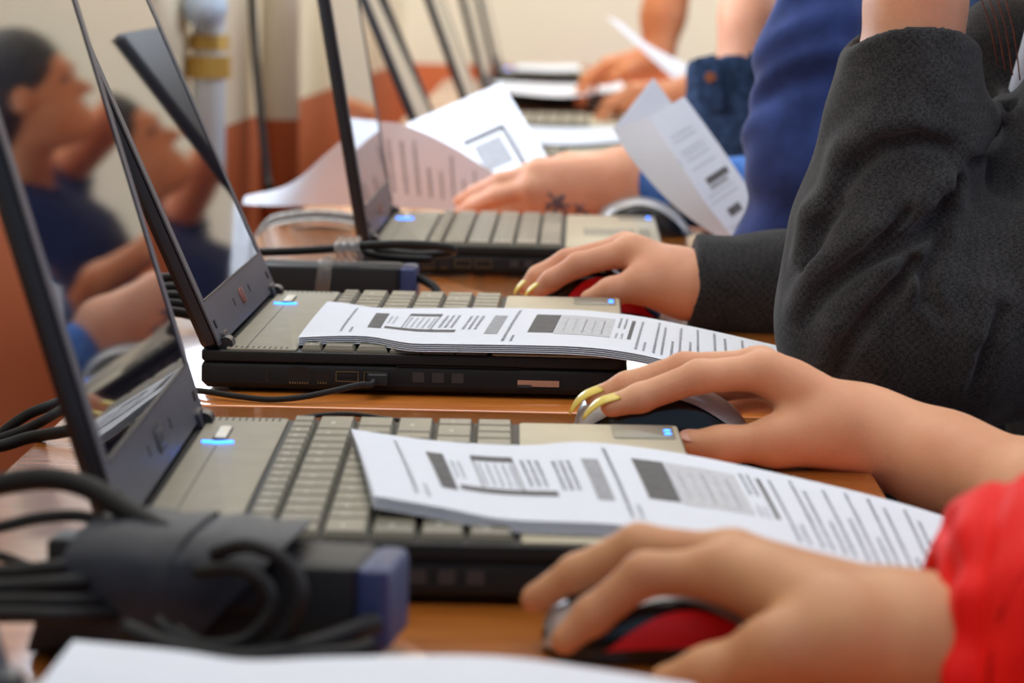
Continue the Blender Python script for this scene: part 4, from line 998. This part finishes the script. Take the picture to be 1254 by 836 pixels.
tC, FcC = person('person in a dark grey wool jacket, chin on hand, other hand on mouse', dict(Y=2.08, x=.43, zs=.24, head=(.345, 1.975, .435), hdir=(-1, -.1, -.3), arms=armsC, skin=SKIN2, top=WOOL, top_name='jacket', trousers=JEANS,
       hair=('short', HAIRR), cuts=[bulkC, cutR, holeR, cutL, holeL], fold=.0022, fine=fineC, chair='classroom chair of the person in the grey wool jacket'))
for i, L in ((0, .0165), (1, .0165)): child_nail(tC, H2['fingers'][i][3], H2['fingers'][i][2], (-.6, -.2, .75), L, .0095, YNAIL)
def local_tube(name, t, P3, r, m, n=10, sub_=6):
    b = MB(); b.tube([tuple(np.array(p) - np.array(t.location)) for p in P3], r, n, sub=sub_); return b.build(name, m, t, smooth=True)
local_tube('shirt_front', tC, [at(1285, 10, 2.035), at(1272, 60, 2.03), at(1258, 110, 2.03), at(1244, 170, 2.04)], lambda q: .013, SHIRTB)
for k in range(4):
    x = 1200 + k * 10; local_tube('hair_strand', tC, [at(x - 12, -40, 1.99), at(x, -5, 1.975), at(x + 12, 30 + k * 4, 1.97), at(x + 22 - k, 80 + k * 6, 1.975)], .0005, HAIRR, 6)

# --- fourth: navy sleeve
armsD = [dict(hand=dict(template_hand(at(1004, -55, 2.46), (.2, 0, 1), (-1, 0, .2), (0, 1, 0), (16, 20, 14)), fore=[at(990, 60, 2.43), at(960, 310, 2.43)], forer=[.018, .016, .018]), h=.004, shoulder=(.50, 2.42, .27),
              sleeve=([at(1004, -30, 2.45), at(990, 60, 2.435), at(972, 180, 2.425), at(958, 318, 2.425), (.36, 2.44, .05), (.50, 2.43, .26)], [.034, .0355, .0365, .037, .05, .065])),
         dict(hand=dict(template_hand((.28, 2.74, -.14), (-1, 0, -.1), (0, 0, 1), (0, -1, 0)), fore=[(.46, 2.75, -.05)], forer=[.019, .036]), h=.004, shoulder=(.54, 2.73, .26), sleeve=([(.34, 2.74, -.11), (.48, 2.76, -.03), (.54, 2.73, .25)], [.04, .055, .068]))]
def navy_folds(v, P):
    return v + .0022 * np.sin(P[:, 2] * 130 - P[:, 0] * 60 + 3 * np.sin(P[:, 1] * 40 + P[:, 2] * 22)) * np.clip(1 - np.abs(P[:, 0] - .23) * 6, 0, 1)
person('person in a navy blue long-sleeved top, forearm upright behind the grey jacket', dict(Y=2.60, x=.53, head=(.43, 2.52, .47), hdir=(-1, -.2, -.2), arms=armsD, skin=SKIN2, top=NAVY, top_name='long_sleeved_top', trousers=BLACKTR,
       hair=('short', HAIRK), cuts=[navy_folds], fold=.003, hc=.0045, chair='classroom chair of the person in the navy top'))

# --- fifth: denim jacket, tattooed hand holding papers
HT = dict(wrist=at(765, 224, 2.97), side=(0, 0, 1), forer=[.0195, .016, .022],
          fingers=[[at(655, 212, 2.95), at(612, 222, 2.955), at(582, 236, 2.965), at(562, 246, 2.975)],
                   [at(648, 230, 2.94), at(607, 240, 2.945), at(580, 252, 2.955), at(563, 260, 2.965)],
                   [at(652, 247, 2.945), at(615, 257, 2.95), at(592, 266, 2.96), at(578, 272, 2.97)],
                   [at(662, 261, 2.955), at(632, 268, 2.96), at(612, 273, 2.965), at(600, 276, 2.97)]],
          thumb=[at(735, 212, 2.99), at(694, 204, 3.01), at(660, 205, 3.03), at(636, 211, 3.045)], fore=[at(830, 228, 2.99), at(1000, 240, 3.10)])
armsE = [dict(hand=HT, h=.003, shoulder=(.52, 3.05, .27), mid=[], sleeve=([at(792, 224, 2.975), at(850, 232, 2.99), at(1000, 242, 3.08), (.52, 3.05, .25)], [.0275, .031, .042, .066])),
         dict(hand=dict(template_hand(at(922, -60, 3.32), (.1, 0, 1), (-1, 0, .2), (0, -1, 0), (16, 20, 14)), fore=[at(917, 20, 3.31), at(905, 150, 3.30)], forer=[.027, .028, .034]), h=.004, shoulder=(.52, 3.33, .27), mid=[],
              sleeve=([at(900, 90, 3.30), at(902, 150, 3.30), at(915, 215, 3.30), (.44, 3.32, .08), (.52, 3.33, .25)], [.054, .052, .050, .06, .068]))]
def cutE(v, P):
    c = np.array(at(900, 62, 3.30), np.float32); m = (P[:, 0] < .40) & (P[:, 2] > .10) & (P[:, 1] > 3.2)
    w = np.maximum(smax(v, (P[:, 2] - c[2]) - .25 * (P[:, 0] - c[0]), .003), -np.inf); w = smax(w, -ev(cap(at(902, 20, 3.30), at(903, 120, 3.30), .046, .040), P), .003)
    return np.where(m, w, v)
def cutE2(v, P):
    m = (P[:, 0] < .24) & (P[:, 2] < .12); return np.where(m, smax(v, -((P - np.array(at(777, 224, 2.97), np.float32)) @ np.array([1, 0, .12], np.float32)), .003), v)
tE, _ = person('person in a denim jacket with a tattooed left hand holding sheets', dict(Y=3.18, x=.54, head=(.46, 3.20, .50), arms=armsE, skin=SKIN2, top=DENIM, top_name='denim_jacket', trousers=JEANS,
       hair=('short', HAIRK), cuts=[cutE, cutE2], fold=.003, hc=.0045, chair='classroom chair of the person in the denim jacket'))
# washed lighter cuff over the left wrist, button tab on the rolled right sleeve, tattoo
T = np.array(tE.location, np.float32)
Fcu0 = union(chain([at(790, 224, 2.975), at(850, 232, 2.99), at(1000, 242, 3.08)], [.0300, .0335, .0445]), .01)
cu_p = np.array(at(775, 224, 2.97), np.float32)
def Fcu(P): return smax(smax(Fcu0(P) + .0012 * noise3(P, 90), -((P - cu_p) @ np.array([1, 0, .12], np.float32)), .003), -ev(cap(at(740, 224, 2.97), at(820, 228, 2.985), .0245), P), .002)
lo, hi = bounds([at(775, 224, 2.97), at(960, 240, 3.06)], .05); V, Q = sdf_mesh(Fcu, lo, hi, .004); np_mesh('washed_cuff', [(V - T, Q)], DENIML, tE)
b = MB(); p = Vector(at(868, 103, 3.243)) - tE.location; b.rbox(-.014, .014, -.030, .030, 0, .003, .008, .001); b.v = [(p.x + x - y * .15, p.y + z * -1 + x * -.35, p.z + y) for x, y, z in b.v]; b.build('button_tab', DENIM, tE, angle=35)
b = MB(); b.tube([(p.x + .001, p.y - .003, p.z + .008), (p.x + .001, p.y - .007, p.z + .008)], .006, 14); b.build('copper_button', mat('copper_button', (170, 104, 66), .4, metal=.5), tE, angle=40)
FHT = hand_sdf(HT)
for k, pts in enumerate(([(672, 236), (684, 250), (694, 262)], [(690, 238), (686, 250), (678, 262)], [(668, 250), (682, 250), (698, 252)], [(704, 250), (712, 258), (720, 262)], [(704, 262), (714, 250)], [(668, 258), (680, 246), (692, 240)], [(676, 262), (684, 240)])):
    P3 = [np.array(trace(FHT, px, py, 2.7, 3.2)) + np.array([0, .0007, 0]) for px, py in pts]; 
    local_tube('tattoo_stroke', tE, P3, .0017, TATTOO, 6, 3)

# --- far people: bare arms on the fifth and sixth laptops
HF = dict(template_hand(at(846, 112, 4.60), (-1, 0, -.06), (0, 0, 1), (0, -1, 0), (24, 34, 26), 1.0, .15), fore=[at(930, 112, 4.65), (.52, 4.72, .02)], forer=[.021, .026, .036])
armsF = [dict(hand=HF, h=.0045, shoulder=(.60, 4.75, .26), mid=[], sleeve=([(.58, 4.75, .14), (.60, 4.75, .26)], [.062, .066])),
         dict(hand=dict(template_hand((.34, 4.42, -.13), (-1, 0, -.1), (0, 0, 1), (0, 1, 0)), fore=[(.50, 4.42, -.03)], forer=[.019, .036]), h=.006, shoulder=(.60, 4.45, .26), sleeve=([(.59, 4.44, .13), (.60, 4.45, .26)], [.062, .066]))]
person('person with a bare forearm reaching over the fifth laptop, beyond the denim jacket', dict(Y=4.60, x=.53, head=(.46, 4.60, .47), arms=armsF, skin=SKINO, top=SHIRTY, top_name='t_shirt', trousers=JEANS, hair=('short', HAIRB), hb=.011, hc=.011,
       chair='classroom chair beyond the denim jacket'))
HG = dict(template_hand(at(806, 66, 5.35), (-1, 0, -.28), (-.2, 0, 1), (0, -1, 0), (20, 30, 24), 1.05, .12), fore=[at(812, 20, 5.37), at(830, -70, 5.42)], forer=[.028, .036, .044])
armsG = [dict(hand=HG, h=.0045, shoulder=(.58, 5.55, .26), mid=[], sleeve=([(.50, 5.54, .27), (.58, 5.55, .26)], [.062, .066])),
         dict(hand=dict(template_hand((.40, 5.22, -.13), (-1, 0, -.1), (0, 0, 1), (0, 1, 0)), fore=[(.54, 5.22, -.03)], forer=[.019, .036]), h=.006, shoulder=(.60, 5.25, .24), sleeve=([(.59, 5.24, .12), (.60, 5.25, .24)], [.062, .066]))]
person('farthest person, bare arm coming down from above onto the sixth laptop', dict(Y=5.40, x=.53, zs=.24, head=(.42, 5.30, .42), arms=armsG, skin=SKINO, top=SHIRTY, top_name='t_shirt', trousers=JEANS, hair=('short', HAIRK), hb=.011, hc=.011,
       chair='farthest classroom chair of the row'))
